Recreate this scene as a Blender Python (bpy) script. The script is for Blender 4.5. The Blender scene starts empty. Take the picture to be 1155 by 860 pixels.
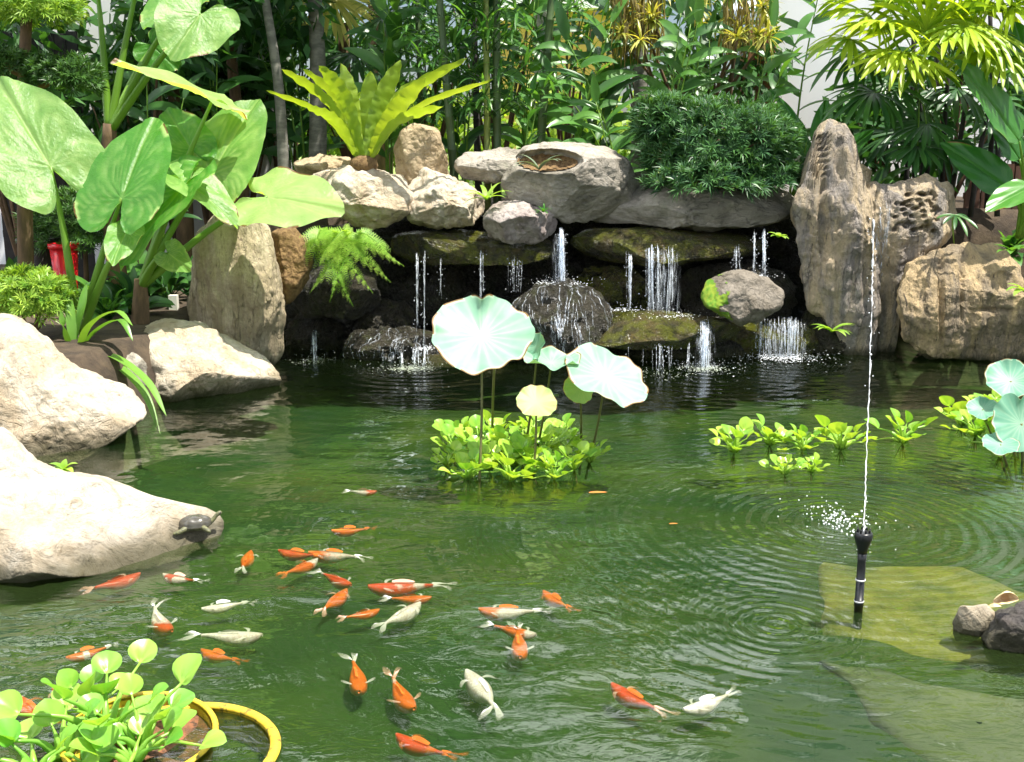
import bpy, math, random
import numpy as np
from mathutils import Vector, noise, Matrix

R = math.radians
scene = bpy.context.scene
col = scene.collection
random.seed(7)

# ------------------------------------------------------------------ camera, world, sun, exposure
cd = bpy.data.cameras.new("camera"); cam = bpy.data.objects.new("camera", cd); col.objects.link(cam)
cam.location = (0, 0, 1.8); PITCH = R(12)
cam.rotation_euler = (R(90) - PITCH, 0, 0)
cd.sensor_width = 36; cd.lens = 38.65; cd.clip_start = .05; cd.clip_end = 500
scene.camera = cam
SUN = Vector((0.33, -0.13, 0.93)).normalized()
w = bpy.data.worlds.new("World"); scene.world = w; w.use_nodes = True
nt = w.node_tree; bg = nt.nodes['Background']
sky = nt.nodes.new('ShaderNodeTexSky'); sky.sky_type = 'NISHITA'; sky.sun_disc = False
sky.sun_elevation = math.asin(SUN.z); sky.sun_rotation = math.atan2(SUN.x, SUN.y)
sky.dust_density = 2.0; sky.air_density = 1.0
wtc = nt.nodes.new('ShaderNodeTexCoord'); wmp = nt.nodes.new('ShaderNodeMapping'); wmp.inputs['Scale'].default_value = (1, 1, 2.2)
wn = nt.nodes.new('ShaderNodeTexNoise'); wn.inputs['Scale'].default_value = 2.3; wn.inputs['Detail'].default_value = 6; wn.inputs['Roughness'].default_value = .58
wr = nt.nodes.new('ShaderNodeMapRange'); wr.interpolation_type = 'SMOOTHSTEP'; wr.inputs[1].default_value = .53; wr.inputs[2].default_value = .62
wm = nt.nodes.new('ShaderNodeMix'); wm.data_type = 'RGBA'; wm.inputs[7].default_value = (36, 36.6, 37.5, 1)          # bright cumulus over the blue
nt.links.new(wtc.outputs['Generated'], wmp.inputs[0]); nt.links.new(wmp.outputs[0], wn.inputs['Vector']); wd = nt.nodes.new('ShaderNodeVectorMath'); wd.operation = 'DOT_PRODUCT'; wd.inputs[1].default_value = Vector((.08, .84, .54)).normalized()
wb = nt.nodes.new('ShaderNodeMapRange'); wb.interpolation_type = 'SMOOTHSTEP'; wb.inputs[1].default_value = .80; wb.inputs[2].default_value = .97; wb.inputs[4].default_value = .10   # extra cloud added out of view to brighten the water's reflections
wa = nt.nodes.new('ShaderNodeMath'); wa.operation = 'ADD'
nt.links.new(wtc.outputs['Generated'], wd.inputs[0]); nt.links.new(wd.outputs['Value'], wb.inputs[0]); nt.links.new(wn.outputs[0], wa.inputs[0]); nt.links.new(wb.outputs[0], wa.inputs[1])
nt.links.new(wa.outputs[0], wr.inputs[0])
nt.links.new(wr.outputs[0], wm.inputs[0]); nt.links.new(sky.outputs[0], wm.inputs[6]); nt.links.new(wm.outputs[2], bg.inputs[0]); bg.inputs[1].default_value = 0.065
sl = bpy.data.lights.new("sun", 'SUN'); sl.energy = 5.0; sl.angle = R(.5); sl.color = (1, .95, .86)
so = bpy.data.objects.new("sun", sl); col.objects.link(so)
so.rotation_euler = SUN.to_track_quat('Z', 'Y').to_euler(); so.location = (4, 0, 12)
scene.view_settings.view_transform = 'Standard'; scene.view_settings.look = 'None'
scene.view_settings.exposure = 1.15; scene.view_settings.gamma = 1
scene.cycles.use_denoising = True
scene.cycles.max_bounces = 7; scene.cycles.transparent_max_bounces = 16
scene.cycles.caustics_reflective = False; scene.cycles.caustics_refractive = False
scene.cycles.sample_clamp_indirect = 6

# ------------------------------------------------------------------ placing helpers (photograph measured at 1155 x 860)
F = 1240.0
cp, sp = math.cos(PITCH), math.sin(PITCH)
def ray(px, py):
    dx = (px - 577.5) / F; dy = (430 - py) / F
    return Vector((dx, cp + dy * sp, -sp + dy * cp))
def at(px, py, Y):
    d = ray(px, py); t = Y / d.y
    return Vector((d.x * t, Y, 1.8 + d.z * t))
def on(px, py, z=0.0):
    d = ray(px, py); t = (z - 1.8) / d.z
    return Vector((d.x * t, d.y * t, z))
def mpp(py, Y):
    return Y / ray(577, py).y / F

BASES = {}
class MB:
    def __init__(self): self.v = []; self.f = []; self.t = []
    def add(self, vs, fs, tint=.5):
        b = len(self.v)
        self.v.extend(vs); self.f.extend([tuple(i + b for i in f) for f in fs])
        if hasattr(tint, '__len__'): self.t.extend(tint)
        else: self.t.extend([tint] * len(vs))
    def build(self, name, mat, parent=None, base=None, smooth=True):
        if base is None: base = Vector((0, 0, 0)) if parent is None else BASES[parent.name]
        base = Vector(base)
        me = bpy.data.meshes.new(name)
        arr = [(p[0] - base.x, p[1] - base.y, p[2] - base.z) for p in self.v]
        me.from_pydata(arr, [], self.f)
        a = me.attributes.new('tint', 'FLOAT', 'POINT'); a.data.foreach_set('value', [float(x) for x in self.t])
        if smooth: me.polygons.foreach_set('use_smooth', [True] * len(me.polygons))
        me.materials.append(mat); me.update()
        o = bpy.data.objects.new(name, me); col.objects.link(o)
        if parent is not None: o.parent = parent
        else: o.location = base
        return o

def tag(o, label=None, cat=None, group=None, kind=None):
    if label: o['label'] = label
    if cat: o['category'] = cat
    if group: o['group'] = group
    if kind: o['kind'] = kind
    return o
ROOTS = []
def thing(name, base, label, cat, group=None):
    o = bpy.data.objects.new(name, None); col.objects.link(o); o.location = base
    o.empty_display_size = .1
    BASES[o.name] = Vector(base); ROOTS.append(o)
    return tag(o, label, cat, group)
def dup(root, loc, rotz=0, sc=1, label=None, group=None, cat=None):
    r = root.copy(); col.objects.link(r); r.location = loc; r.rotation_euler = (0, 0, rotz); r.scale = (sc, sc, sc)
    if label: r['label'] = label
    if group: r['group'] = group
    if cat: r['category'] = cat
    for ch in root.children:
        c = ch.copy(); col.objects.link(c); c.parent = r
        for g in ch.children:
            d = g.copy(); col.objects.link(d); d.parent = c
    ROOTS.append(r)
    return r

def frame(d):
    d = Vector(d).normalized()
    a = Vector((0, 0, 1)) if abs(d.z) < .9 else Vector((1, 0, 0))
    s = d.cross(a).normalized()
    return d, s, s.cross(d)
def tube(mb, pts, rad, n=8, tint=.5, cap=True):
    pts = [Vector(p) for p in pts]
    if not hasattr(rad, '__len__'): rad = [rad] * len(pts)
    vs = []; fs = []; s = None
    for i, p in enumerate(pts):
        d = (pts[min(i + 1, len(pts) - 1)] - pts[max(i - 1, 0)]).normalized()
        if s is None: _, s, _ = frame(d)
        s = (s - d * s.dot(d)).normalized(); u = s.cross(d)
        for k in range(n):
            a = 2 * math.pi * k / n
            vs.append(p + (s * math.cos(a) + u * math.sin(a)) * rad[i])
    for i in range(len(pts) - 1):
        for k in range(n):
            k2 = (k + 1) % n
            fs.append((i * n + k, i * n + k2, (i + 1) * n + k2, (i + 1) * n + k))
    if cap:
        fs.append(tuple(range(n))[::-1]); fs.append(tuple((len(pts) - 1) * n + k for k in range(n)))
    mb.add(vs, fs, tint)
def bez(pts, n):
    """Catmull-Rom through pts"""
    pts = [Vector(p) for p in pts]; P = [2 * pts[0] - pts[1]] + pts + [2 * pts[-1] - pts[-2]]
    out = []
    m = len(pts) - 1
    for i in range(n + 1):
        u = i / n * m; k = min(int(u), m - 1); t = u - k
        a, b, c, d = P[k:k + 4]
        out.append(.5 * ((2 * b) + (c - a) * t + (2 * a - 5 * b + 4 * c - d) * t * t + (3 * b - a - 3 * c + d) * t ** 3))
    return out
def lathe(mb, prof, c, n=32, tint=.5, axis=None, cap=True):
    c = Vector(c); vs = []; fs = []
    d, s, u = frame(axis) if axis is not None else (Vector((0, 0, 1)), Vector((1, 0, 0)), Vector((0, 1, 0)))
    for r, z in prof:
        for k in range(n):
            a = 2 * math.pi * k / n
            vs.append(c + d * z + s * (r * math.cos(a)) + u * (r * math.sin(a)))
    for i in range(len(prof) - 1):
        for k in range(n):
            k2 = (k + 1) % n
            fs.append((i * n + k, i * n + k2, (i + 1) * n + k2, (i + 1) * n + k))
    if cap:
        fs.append(tuple(range(n))[::-1]); fs.append(tuple((len(prof) - 1) * n + k for k in range(n)))
    mb.add(vs, fs, tint)
def box(mb, lo, hi, tint=.5):
    x0, y0, z0 = lo; x1, y1, z1 = hi
    vs = [(x, y, z) for z in (z0, z1) for y in (y0, y1) for x in (x0, x1)]
    mb.add(vs, [(0, 2, 3, 1), (4, 5, 7, 6), (0, 1, 5, 4), (2, 6, 7, 3), (0, 4, 6, 2), (1, 3, 7, 5)], tint)

def lance(t): return math.sin(math.pi * min(1, t * .96 + .04) ** .75) ** .8
def strap(t): return min(1, .55 + t * 1.2) * (1 - t ** 4) ** .9
def ribbon(mb, p0, d, L, W, droop=.5, n=7, fold=.25, prof=lance, tint=.5, up=None, wav=0, wfreq=9, twist=0, path=None):
    """one leaf blade: 3 vertices across, bending under its own weight"""
    p = Vector(p0); d = Vector(d).normalized()
    vs = []; fs = []
    if path is not None: path = bez(path, n)
    ph = random.random() * 6
    for i in range(n + 1):
        t = i / n
        if path is not None:
            p = path[i]; d = (path[min(i + 1, n)] - path[max(i - 1, 0)]).normalized()
        u0 = up if up is not None else Vector((0, 0, 1))
        s = d.cross(u0)
        if s.length < .05: s = d.cross(Vector((.3, 1, .2)))
        s.normalize(); nn = s.cross(d)
        if twist:
            a = twist * t; s, nn = s * math.cos(a) + nn * math.sin(a), nn * math.cos(a) - s * math.sin(a)
        hw = W * .5 * prof(t)
        wv = wav * W * math.sin(t * wfreq * 6.28 + ph); wv2 = wav * W * math.sin(t * wfreq * 6.28 + ph + 2)
        vs += [p - s * hw + nn * (fold * hw + wv), p.copy(), p + s * hw + nn * (fold * hw + wv2)]
        if path is None:
            p = p + d * (L / n)
            d = (d + Vector((0, 0, -1)) * (droop / n)).normalized()
    for i in range(n):
        b = i * 3
        fs += [(b, b + 1, b + 4, b + 3), (b + 1, b + 2, b + 5, b + 4)]
    mb.add(vs, fs, tint)

# ------------------------------------------------------------------ materials
def nm(name):
    m = bpy.data.materials.new(name); m.use_nodes = True
    n = m.node_tree.nodes; n.remove(n['Principled BSDF'])
    return m, n, m.node_tree.links, n['Material Output']
def N(n, t, **kw):
    x = n.new(t)
    for k, v in kw.items():
        if k.startswith('i_'): x.inputs[k[2:].replace('_', ' ')].default_value = v
        else: setattr(x, k, v)
    return x
def c4(c): return (c[0], c[1], c[2], 1)
def mixc(n, l, fac, a, b, mode='MIX'):
    x = n.new('ShaderNodeMix'); x.data_type = 'RGBA'; x.blend_type = mode
    for sock, val in ((x.inputs[0], fac), (x.inputs[6], a), (x.inputs[7], b)):
        if isinstance(val, (int, float)): sock.default_value = val
        elif isinstance(val, tuple): sock.default_value = c4(val)
        else: l.new(val, sock)
    return x.outputs[2]
def mr(n, l, v, a, b, c=0., d=1.):
    x = n.new('ShaderNodeMapRange'); x.interpolation_type = 'SMOOTHSTEP'
    l.new(v, x.inputs[0])
    for i, q in enumerate((a, b, c, d)): x.inputs[i + 1].default_value = q
    return x.outputs[0]
def mth(n, l, op, a, b=None, c=None):
    x = n.new('ShaderNodeMath'); x.operation = op
    for i, q in enumerate((a, b, c)):
        if q is None: continue
        if isinstance(q, (int, float)): x.inputs[i].default_value = q
        else: l.new(q, x.inputs[i])
    return x.outputs[0]
def noise_n(n, l, vec, scale, detail=5, rough=.6, dist=0.):
    x = N(n, 'ShaderNodeTexNoise'); x.inputs['Scale'].default_value = scale; x.inputs['Detail'].default_value = detail
    x.inputs['Roughness'].default_value = rough; x.inputs['Distortion'].default_value = dist
    l.new(vec, x.inputs['Vector']); return x.outputs[0]

def rock_mat(name, c1, c2, dark, moss=(.05, .09, .015), moss_amt=.2, rough=.85, scale=3., stretch=(1, 1, 1), stain=.5, bump=.03, wline=.10, spec=.4, crk=.3):
    m, n, l, out = nm(name)
    tc = N(n, 'ShaderNodeTexCoord'); mp = N(n, 'ShaderNodeMapping'); l.new(tc.outputs['Object'], mp.inputs[0]); mp.inputs['Scale'].default_value = stretch
    v = mp.outputs[0]
    big = noise_n(n, l, v, scale, 6, .62, .6); fine = noise_n(n, l, tc.outputs['Object'], 34, 7, .7); mid = noise_n(n, l, v, scale * 3.1, 8, .68, 1.2)
    base = mixc(n, l, mr(n, l, big, .38, .62), c1, c2)
    base = mixc(n, l, mr(n, l, mid, .55, .72, 0, stain), base, dark)
    base = mixc(n, l, mr(n, l, fine, .30, .75, .0, .55), base, mixc(n, l, .6, base, dark))
    # cracks
    vo = N(n, 'ShaderNodeTexVoronoi', feature='DISTANCE_TO_EDGE'); vo.inputs['Scale'].default_value = scale * 1.1
    wv = N(n, 'ShaderNodeVectorMath', operation='ADD'); sc_ = N(n, 'ShaderNodeVectorMath', operation='SCALE'); sc_.inputs['Scale'].default_value = .35
    nz = N(n, 'ShaderNodeTexNoise'); nz.inputs['Scale'].default_value = scale * 2; nz.inputs['Detail'].default_value = 5
    l.new(v, nz.inputs['Vector']); l.new(nz.outputs['Color'], sc_.inputs[0]); l.new(v, wv.inputs[0]); l.new(sc_.outputs[0], wv.inputs[1]); l.new(wv.outputs[0], vo.inputs['Vector'])
    crack = mth(n, l, 'MULTIPLY', mr(n, l, vo.outputs['Distance'], .0, .022, 1, 0), mr(n, l, big, .42, .6))
    base = mixc(n, l, mth(n, l, 'MULTIPLY', crack, crk), base, dark)
    # moss and the damp line at the water
    geo = N(n, 'ShaderNodeNewGeometry'); sx = N(n, 'ShaderNodeSeparateXYZ'); l.new(geo.outputs['Position'], sx.inputs[0])
    mn = noise_n(n, l, tc.outputs['Object'], scale * 1.7, 6, .65)
    base = mixc(n, l, mr(n, l, mn, .62 - .35 * moss_amt, .80 - .35 * moss_amt, 0, min(1, moss_amt * 1.6)), base, moss)
    wl = mth(n, l, 'ADD', sx.outputs[2], mth(n, l, 'MULTIPLY', mth(n, l, 'SUBTRACT', mid, .5), -.14))
    damp = mr(n, l, wl, wline * .15, wline, 1, 0)
    base = mixc(n, l, mth(n, l, 'MULTIPLY', damp, .85), base, (.035, .034, .012))
    b = N(n, 'ShaderNodeBump'); b.inputs['Distance'].default_value = bump; b.inputs['Strength'].default_value = 1
    h = mth(n, l, 'ADD', mth(n, l, 'ADD', mth(n, l, 'MULTIPLY', mid, 1.), mth(n, l, 'MULTIPLY', fine, .35)), mth(n, l, 'MULTIPLY', crack, -1.2 * crk))
    l.new(h, b.inputs['Height'])
    p = N(n, 'ShaderNodeBsdfPrincipled'); l.new(base, p.inputs['Base Color']); l.new(b.outputs[0], p.inputs['Normal'])
    p.inputs['Specular IOR Level'].default_value = spec
    l.new(mr(n, l, fine, .2, .8, max(.05, rough - .15), min(1, rough + .1)), p.inputs['Roughness'])
    l.new(p.outputs[0], out.inputs[0]); return m

def leaf_mat(name, a, b, trans=.35, tcol=None, rough=.42, spec=.45, vein=0., spots=0., bump=0.):
    """a..b: colour over the 'tint' attribute of each leaf; part of the light passes through"""
    m, n, l, out = nm(name)
    at_ = N(n, 'ShaderNodeAttribute', attribute_name='tint')
    tc = N(n, 'ShaderNodeTexCoord')
    nz = noise_n(n, l, tc.outputs['Object'], 9, 4, .6)
    f = mth(n, l, 'ADD', at_.outputs['Fac'], mth(n, l, 'MULTIPLY', mth(n, l, 'SUBTRACT', nz, .5), .5)); f.node.use_clamp = True
    c = mixc(n, l, f, a, b)
    if spots:
        sn = noise_n(n, l, tc.outputs['Object'], 26, 3, .6)
        c = mixc(n, l, mr(n, l, sn, .66, .74, 0, spots), c, (.16, .10, .03))
    c = mixc(n, l, mr(n, l, at_.outputs['Fac'], 1.15, 1.5), c, (.20, .11, .035))
    p = N(n, 'ShaderNodeBsdfPrincipled'); l.new(c, p.inputs['Base Color']); p.inputs['Roughness'].default_value = rough; p.inputs['Specular IOR Level'].default_value = spec
    t = N(n, 'ShaderNodeBsdfTranslucent')
    tcc = mixc(n, l, 1., c, tcol or (1.5, 1.35, .5), 'MULTIPLY'); l.new(tcc, t.inputs['Color'])
    if bump:
        bn = N(n, 'ShaderNodeBump'); bn.inputs['Distance'].default_value = bump; l.new(noise_n(n, l, tc.outputs['Object'], 40, 4, .6), bn.inputs['Height']); l.new(bn.outputs[0], p.inputs['Normal'])
    mx = N(n, 'ShaderNodeMixShader'); mx.inputs[0].default_value = trans
    l.new(p.outputs[0], mx.inputs[1]); l.new(t.outputs[0], mx.inputs[2]); l.new(mx.outputs[0], out.inputs[0]); return m

def plain_mat(name, c1, c2=None, rough=.6, scale=8., bump=0., spec=.4, stretch=(1, 1, 1), dark=None):
    m, n, l, out = nm(name); c2 = c2 or tuple(x * .7 for x in c1)
    tc = N(n, 'ShaderNodeTexCoord'); mp = N(n, 'ShaderNodeMapping'); l.new(tc.outputs['Object'], mp.inputs[0]); mp.inputs['Scale'].default_value = stretch
    nz = noise_n(n, l, mp.outputs[0], scale, 6, .65)
    c = mixc(n, l, mr(n, l, nz, .35, .65), c1, c2)
    if dark:
        c = mixc(n, l, mr(n, l, noise_n(n, l, mp.outputs[0], scale * 2.2, 5, .7), .52, .64, 0, .85), c, dark)
    p = N(n, 'ShaderNodeBsdfPrincipled'); l.new(c, p.inputs['Base Color']); p.inputs['Roughness'].default_value = rough; p.inputs['Specular IOR Level'].default_value = spec
    if bump:
        b = N(n, 'ShaderNodeBump'); b.inputs['Distance'].default_value = bump; l.new(nz, b.inputs['Height']); l.new(b.outputs[0], p.inputs['Normal'])
    l.new(p.outputs[0], out.inputs[0]); return m

M = {}
M['cream'] = rock_mat('rock_cream', (.60, .54, .43), (.46, .37, .25), (.20, .145, .085), moss_amt=.0, scale=2.6, stain=.75, wline=.14, crk=.1, bump=.05)
M['pale'] = rock_mat('rock_pale', (.55, .50, .42), (.44, .37, .27), (.22, .155, .085), moss_amt=.0, scale=2.0, stain=.7, wline=.16, crk=.06, bump=.04)
M['tan'] = rock_mat('rock_tan', (.48, .38, .24), (.36, .27, .15), (.10, .075, .045), moss_amt=.05, scale=3, stain=.7)
M['log'] = rock_mat('rock_log', (.58, .49, .35), (.42, .34, .22), (.09, .07, .045), moss_amt=.05, scale=3.4, stretch=(1.6, 1.6, .28), stain=.85, bump=.05)
M['grey'] = rock_mat('rock_grey', (.42, .38, .32), (.22, .20, .16), (.06, .055, .04), moss_amt=.18, scale=3, stretch=(.5, 1, 1.4), stain=.7)
M['pink'] = rock_mat('rock_pink', (.40, .35, .32), (.28, .23, .21), (.09, .075, .065), moss_amt=.0, scale=4, stain=.6)
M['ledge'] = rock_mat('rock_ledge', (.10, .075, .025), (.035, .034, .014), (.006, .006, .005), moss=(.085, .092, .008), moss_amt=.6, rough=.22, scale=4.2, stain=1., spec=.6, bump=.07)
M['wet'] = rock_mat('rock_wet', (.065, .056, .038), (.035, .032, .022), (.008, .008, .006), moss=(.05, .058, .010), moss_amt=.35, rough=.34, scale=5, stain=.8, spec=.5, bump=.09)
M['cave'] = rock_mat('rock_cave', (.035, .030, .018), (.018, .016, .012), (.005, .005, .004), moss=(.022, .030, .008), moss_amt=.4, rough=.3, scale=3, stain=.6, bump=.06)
M['stand'] = rock_mat('rock_stand', (.66, .52, .33), (.36, .32, .28), (.05, .046, .042), moss_amt=.0, scale=2.8, stretch=(1.9, 1.7, .42), stain=1., bump=.09)
M['brown'] = rock_mat('rock_brown', (.62, .46, .25), (.34, .27, .18), (.045, .04, .03), moss_amt=.0, scale=2.8, stretch=(2.5, 1.4, .55), stain=1., bump=.09)
M['mossb'] = rock_mat('rock_mossb', (.24, .21, .17), (.17, .145, .11), (.05, .045, .035), moss_amt=.0, scale=4, stain=.7)
M['shore'] = rock_mat('rock_shore', (.12, .10, .09), (.07, .062, .058), (.03, .024, .02), moss_amt=.1, scale=6, stain=.6, wline=.14)
M['peat'] = plain_mat('peat', (.22, .14, .06), (.12, .07, .03), .95, 30, .02)
M['soil'] = plain_mat('soil', (.10, .062, .03), (.05, .032, .018), .95, 12, .03)
M['redsoil'] = plain_mat('red_soil', (.24, .09, .04), (.09, .045, .022), .8, 14, .03, dark=(.03, .02, .012))
M['bark'] = plain_mat('bark', (.16, .10, .055), (.085, .055, .032), .9, 14, .01, stretch=(1, 1, .3))
M['greybark'] = plain_mat('greybark', (.22, .21, .18), (.12, .12, .10), .85, 9, .008, stretch=(1, 1, 2.5))
M['bamboo'] = plain_mat('bamboo', (.07, .12, .035), (.05, .085, .03), .45, 6)
M['bambooy'] = plain_mat('bamboo_yellow', (.22, .26, .05), (.14, .19, .04), .45, 6)
M['darkwood'] = plain_mat('darkwood', (.03, .026, .024), (.016, .014, .013), .7, 9)
M['fencewood'] = plain_mat('fencewood', (.12, .055, .03), (.07, .035, .02), .7, 6, stretch=(3, 3, .4))
M['plaster'] = plain_mat('plaster', (.88, .88, .88), (.83, .84, .84), .85, 1.5)
M['brick'] = plain_mat('brick', (.36, .13, .075), (.26, .10, .06), .9, 20)
M['red'] = plain_mat('redglaze', (.62, .012, .02), (.5, .01, .015), .25, 5)
M['clay'] = plain_mat('clay', (.22, .06, .03), (.15, .045, .025), .8, 6)
M['darkpot'] = plain_mat('darkpot', (.035, .025, .02), (.02, .015, .012), .5, 6)
M['yellow'] = plain_mat('tub_yellow', (.66, .44, .03), (.46, .31, .02), .6, 16, .006, dark=(.10, .085, .02))
M['black'] = plain_mat('black_plastic', (.012, .013, .014), (.008, .009, .01), .32, 10)
M['white'] = plain_mat('white_band', (.75, .75, .74), (.6, .6, .6), .5, 10)
M['lens'] = plain_mat('white_lamp', (.78, .76, .68), (.7, .68, .6), .5, 10)
M['dry'] = plain_mat('dry_leaf', (.62, .50, .30), (.38, .22, .09), .7, 30, .004)
M['algae'] = plain_mat('algae_block', (.19, .19, .03), (.075, .095, .018), .95, 4.5, .03)
M['silt'] = plain_mat('silty_step', (.10, .12, .055), (.055, .075, .03), .95, 3, .02)
M['orangeleaf'] = plain_mat('orange_leaf', (.55, .17, .03), (.4, .12, .02), .6, 10)
# foliage
M['alo'] = leaf_mat('alocasia_leaf', (.075, .28, .025), (.46, .66, .22), .55, tcol=(1.35, 1.3, .4), rough=.34, spec=.55, bump=.006)
M['alost'] = leaf_mat('alocasia_petiole', (.10, .24, .02), (.20, .34, .04), .2, rough=.4)
M['nest'] = leaf_mat('nest_fern', (.17, .34, .02), (.44, .58, .09), .48, tcol=(1.4, 1.2, .35), rough=.3)
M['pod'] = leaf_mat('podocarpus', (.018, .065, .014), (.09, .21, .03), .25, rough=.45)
M['podsun'] = leaf_mat('podocarpus_sunlit', (.09, .24, .02), (.42, .58, .09), .35, rough=.45)  # brighter copy of podocarpus with the sunlight put into its colour
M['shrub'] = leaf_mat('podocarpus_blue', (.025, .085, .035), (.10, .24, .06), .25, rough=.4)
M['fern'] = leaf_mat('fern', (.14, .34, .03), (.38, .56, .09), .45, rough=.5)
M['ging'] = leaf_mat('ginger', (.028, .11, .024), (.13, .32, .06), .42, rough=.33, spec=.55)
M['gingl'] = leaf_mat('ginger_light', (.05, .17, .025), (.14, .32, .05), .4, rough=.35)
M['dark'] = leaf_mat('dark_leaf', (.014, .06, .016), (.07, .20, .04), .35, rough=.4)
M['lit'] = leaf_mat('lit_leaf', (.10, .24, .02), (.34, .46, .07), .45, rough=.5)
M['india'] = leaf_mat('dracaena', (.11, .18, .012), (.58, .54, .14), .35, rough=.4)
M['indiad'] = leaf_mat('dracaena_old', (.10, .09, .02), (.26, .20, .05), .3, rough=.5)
M['rhap'] = leaf_mat('rhapis', (.10, .26, .012), (.42, .55, .04), .45, rough=.38)  # lime yellow carries the sunlight on the upper fans
M['rhapd'] = leaf_mat('rhapis_shaded', (.02, .085, .02), (.07, .20, .03), .3, rough=.36)  # darker copy of rhapis, shade of the lower fans put into the colour
M['hel'] = leaf_mat('heliconia', (.03, .15, .02), (.09, .28, .03), .35, rough=.35)
M['lotus'] = leaf_mat('lotus', (.12, .31, .21), (.40, .56, .39), .25, tcol=(1.2, 1.2, .5), rough=.5, spec=.4, spots=.0)
M['lotusy'] = leaf_mat('lotus_yellow', (.26, .46, .14), (.50, .56, .20), .3, rough=.5)
M['lotst'] = leaf_mat('lotus_stalk', (.07, .10, .025), (.16, .13, .04), .05, rough=.6)
M['hya'] = leaf_mat('hyacinth', (.10, .32, .03), (.42, .60, .08), .35, rough=.28, spec=.5)
M['hyad'] = leaf_mat('hyacinth_big', (.10, .36, .04), (.36, .58, .09), .38, rough=.3, spec=.5)
M['crin'] = leaf_mat('crinum', (.06, .20, .02), (.20, .38, .06), .35, rough=.35)
M['air'] = leaf_mat('bromeliad', (.10, .15, .10), (.20, .26, .17), .2, rough=.5)

# ------------------------------------------------------------------ water materials
def ring_h(n, l, pos, c, k, amp, fall, r0=.0):
    s = N(n, 'ShaderNodeVectorMath', operation='SUBTRACT'); l.new(pos, s.inputs[0]); s.inputs[1].default_value = (c[0], c[1], 0)
    ln = N(n, 'ShaderNodeVectorMath', operation='LENGTH'); l.new(s.outputs[0], ln.inputs[0]); d = ln.outputs['Value']
    wob = mth(n, l, 'MULTIPLY', noise_n(n, l, pos, 3., 2, .5), .05)
    si = mth(n, l, 'SINE', mth(n, l, 'MULTIPLY', mth(n, l, 'ADD', d, wob), k))
    ex = mth(n, l, 'EXPONENT', mth(n, l, 'MULTIPLY', d, -fall))
    return mth(n, l, 'MULTIPLY', mth(n, l, 'MULTIPLY', si, ex), amp)
def pond_mat():
    m, n, l, out = nm('pond_water')
    geo = N(n, 'ShaderNodeNewGeometry'); pos = geo.outputs['Position']
    mp = N(n, 'ShaderNodeMapping'); l.new(pos, mp.inputs[0]); mp.inputs['Scale'].default_value = (.65, 1.25, 1)
    big = noise_n(n, l, mp.outputs[0], 2.2, 2, .5, .5); mid = noise_n(n, l, mp.outputs[0], 8, 3, .5, .9); fine = noise_n(n, l, mp.outputs[0], 26, 2, .5, .6)
    calm = mr(n, l, noise_n(n, l, pos, .9, 2, .5), .40, .66, .14, 1.1)      # gusts and calm patches
    h = mth(n, l, 'ADD', mth(n, l, 'MULTIPLY', big, .024), mth(n, l, 'ADD', mth(n, l, 'MULTIPLY', mid, .012), mth(n, l, 'MULTIPLY', fine, .0012)))
    h = mth(n, l, 'MULTIPLY', h, calm)
    for c, k, a, f in RINGS:
        h = mth(n, l, 'ADD', h, ring_h(n, l, pos, c, k, a, f))
    b = N(n, 'ShaderNodeBump'); b.inputs['Distance'].default_value = 1; b.inputs['Strength'].default_value = 1; l.new(h, b.inputs['Height'])
    g = N(n, 'ShaderNodeBsdfGlossy'); g.inputs['Roughness'].default_value = .015; l.new(b.outputs[0], g.inputs['Normal'])
    # turbid green body: part of the light goes through, part scatters back near the surface
    tr = N(n, 'ShaderNodeBsdfTransparent'); tr.inputs[0].default_value = (.93, .97, .86, 1)
    df = N(n, 'ShaderNodeBsdfDiffuse')
    cl = mixc(n, l, mr(n, l, noise_n(n, l, pos, .7, 3, .6), .35, .65), (.018, .042, .014), (.034, .058, .014)); l.new(cl, df.inputs[0])
    body = N(n, 'ShaderNodeMixShader'); sxy = N(n, 'ShaderNodeSeparateXYZ'); l.new(pos, sxy.inputs[0]); l.new(mr(n, l, sxy.outputs[1], 4.6, 7.6, .26, .07), body.inputs[0])   # green scatter fades towards the falls, putting the rear shade into the colour
    l.new(tr.outputs[0], body.inputs[1]); l.new(df.outputs[0], body.inputs[2])
    fr = N(n, 'ShaderNodeFresnel'); fr.inputs[0].default_value = 1.42; l.new(b.outputs[0], fr.inputs['Normal'])
    mx = N(n, 'ShaderNodeMixShader'); l.new(fr.outputs[0], mx.inputs[0]); l.new(body.outputs[0], mx.inputs[1]); l.new(g.outputs[0], mx.inputs[2])
    l.new(mx.outputs[0], out.inputs[0]); return m
RINGS = [(on(950, 592), 80, .0030, .9), (on(875, 705), 115, .0026, 3.6), (on(890, 408), 50, .0030, .9), (on(797, 420), 46, .0030, .9), (on(475, 415), 46, .0022, .9), (on(560, 720), 60, .0016, 3.)]
M['water'] = pond_mat()
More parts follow.
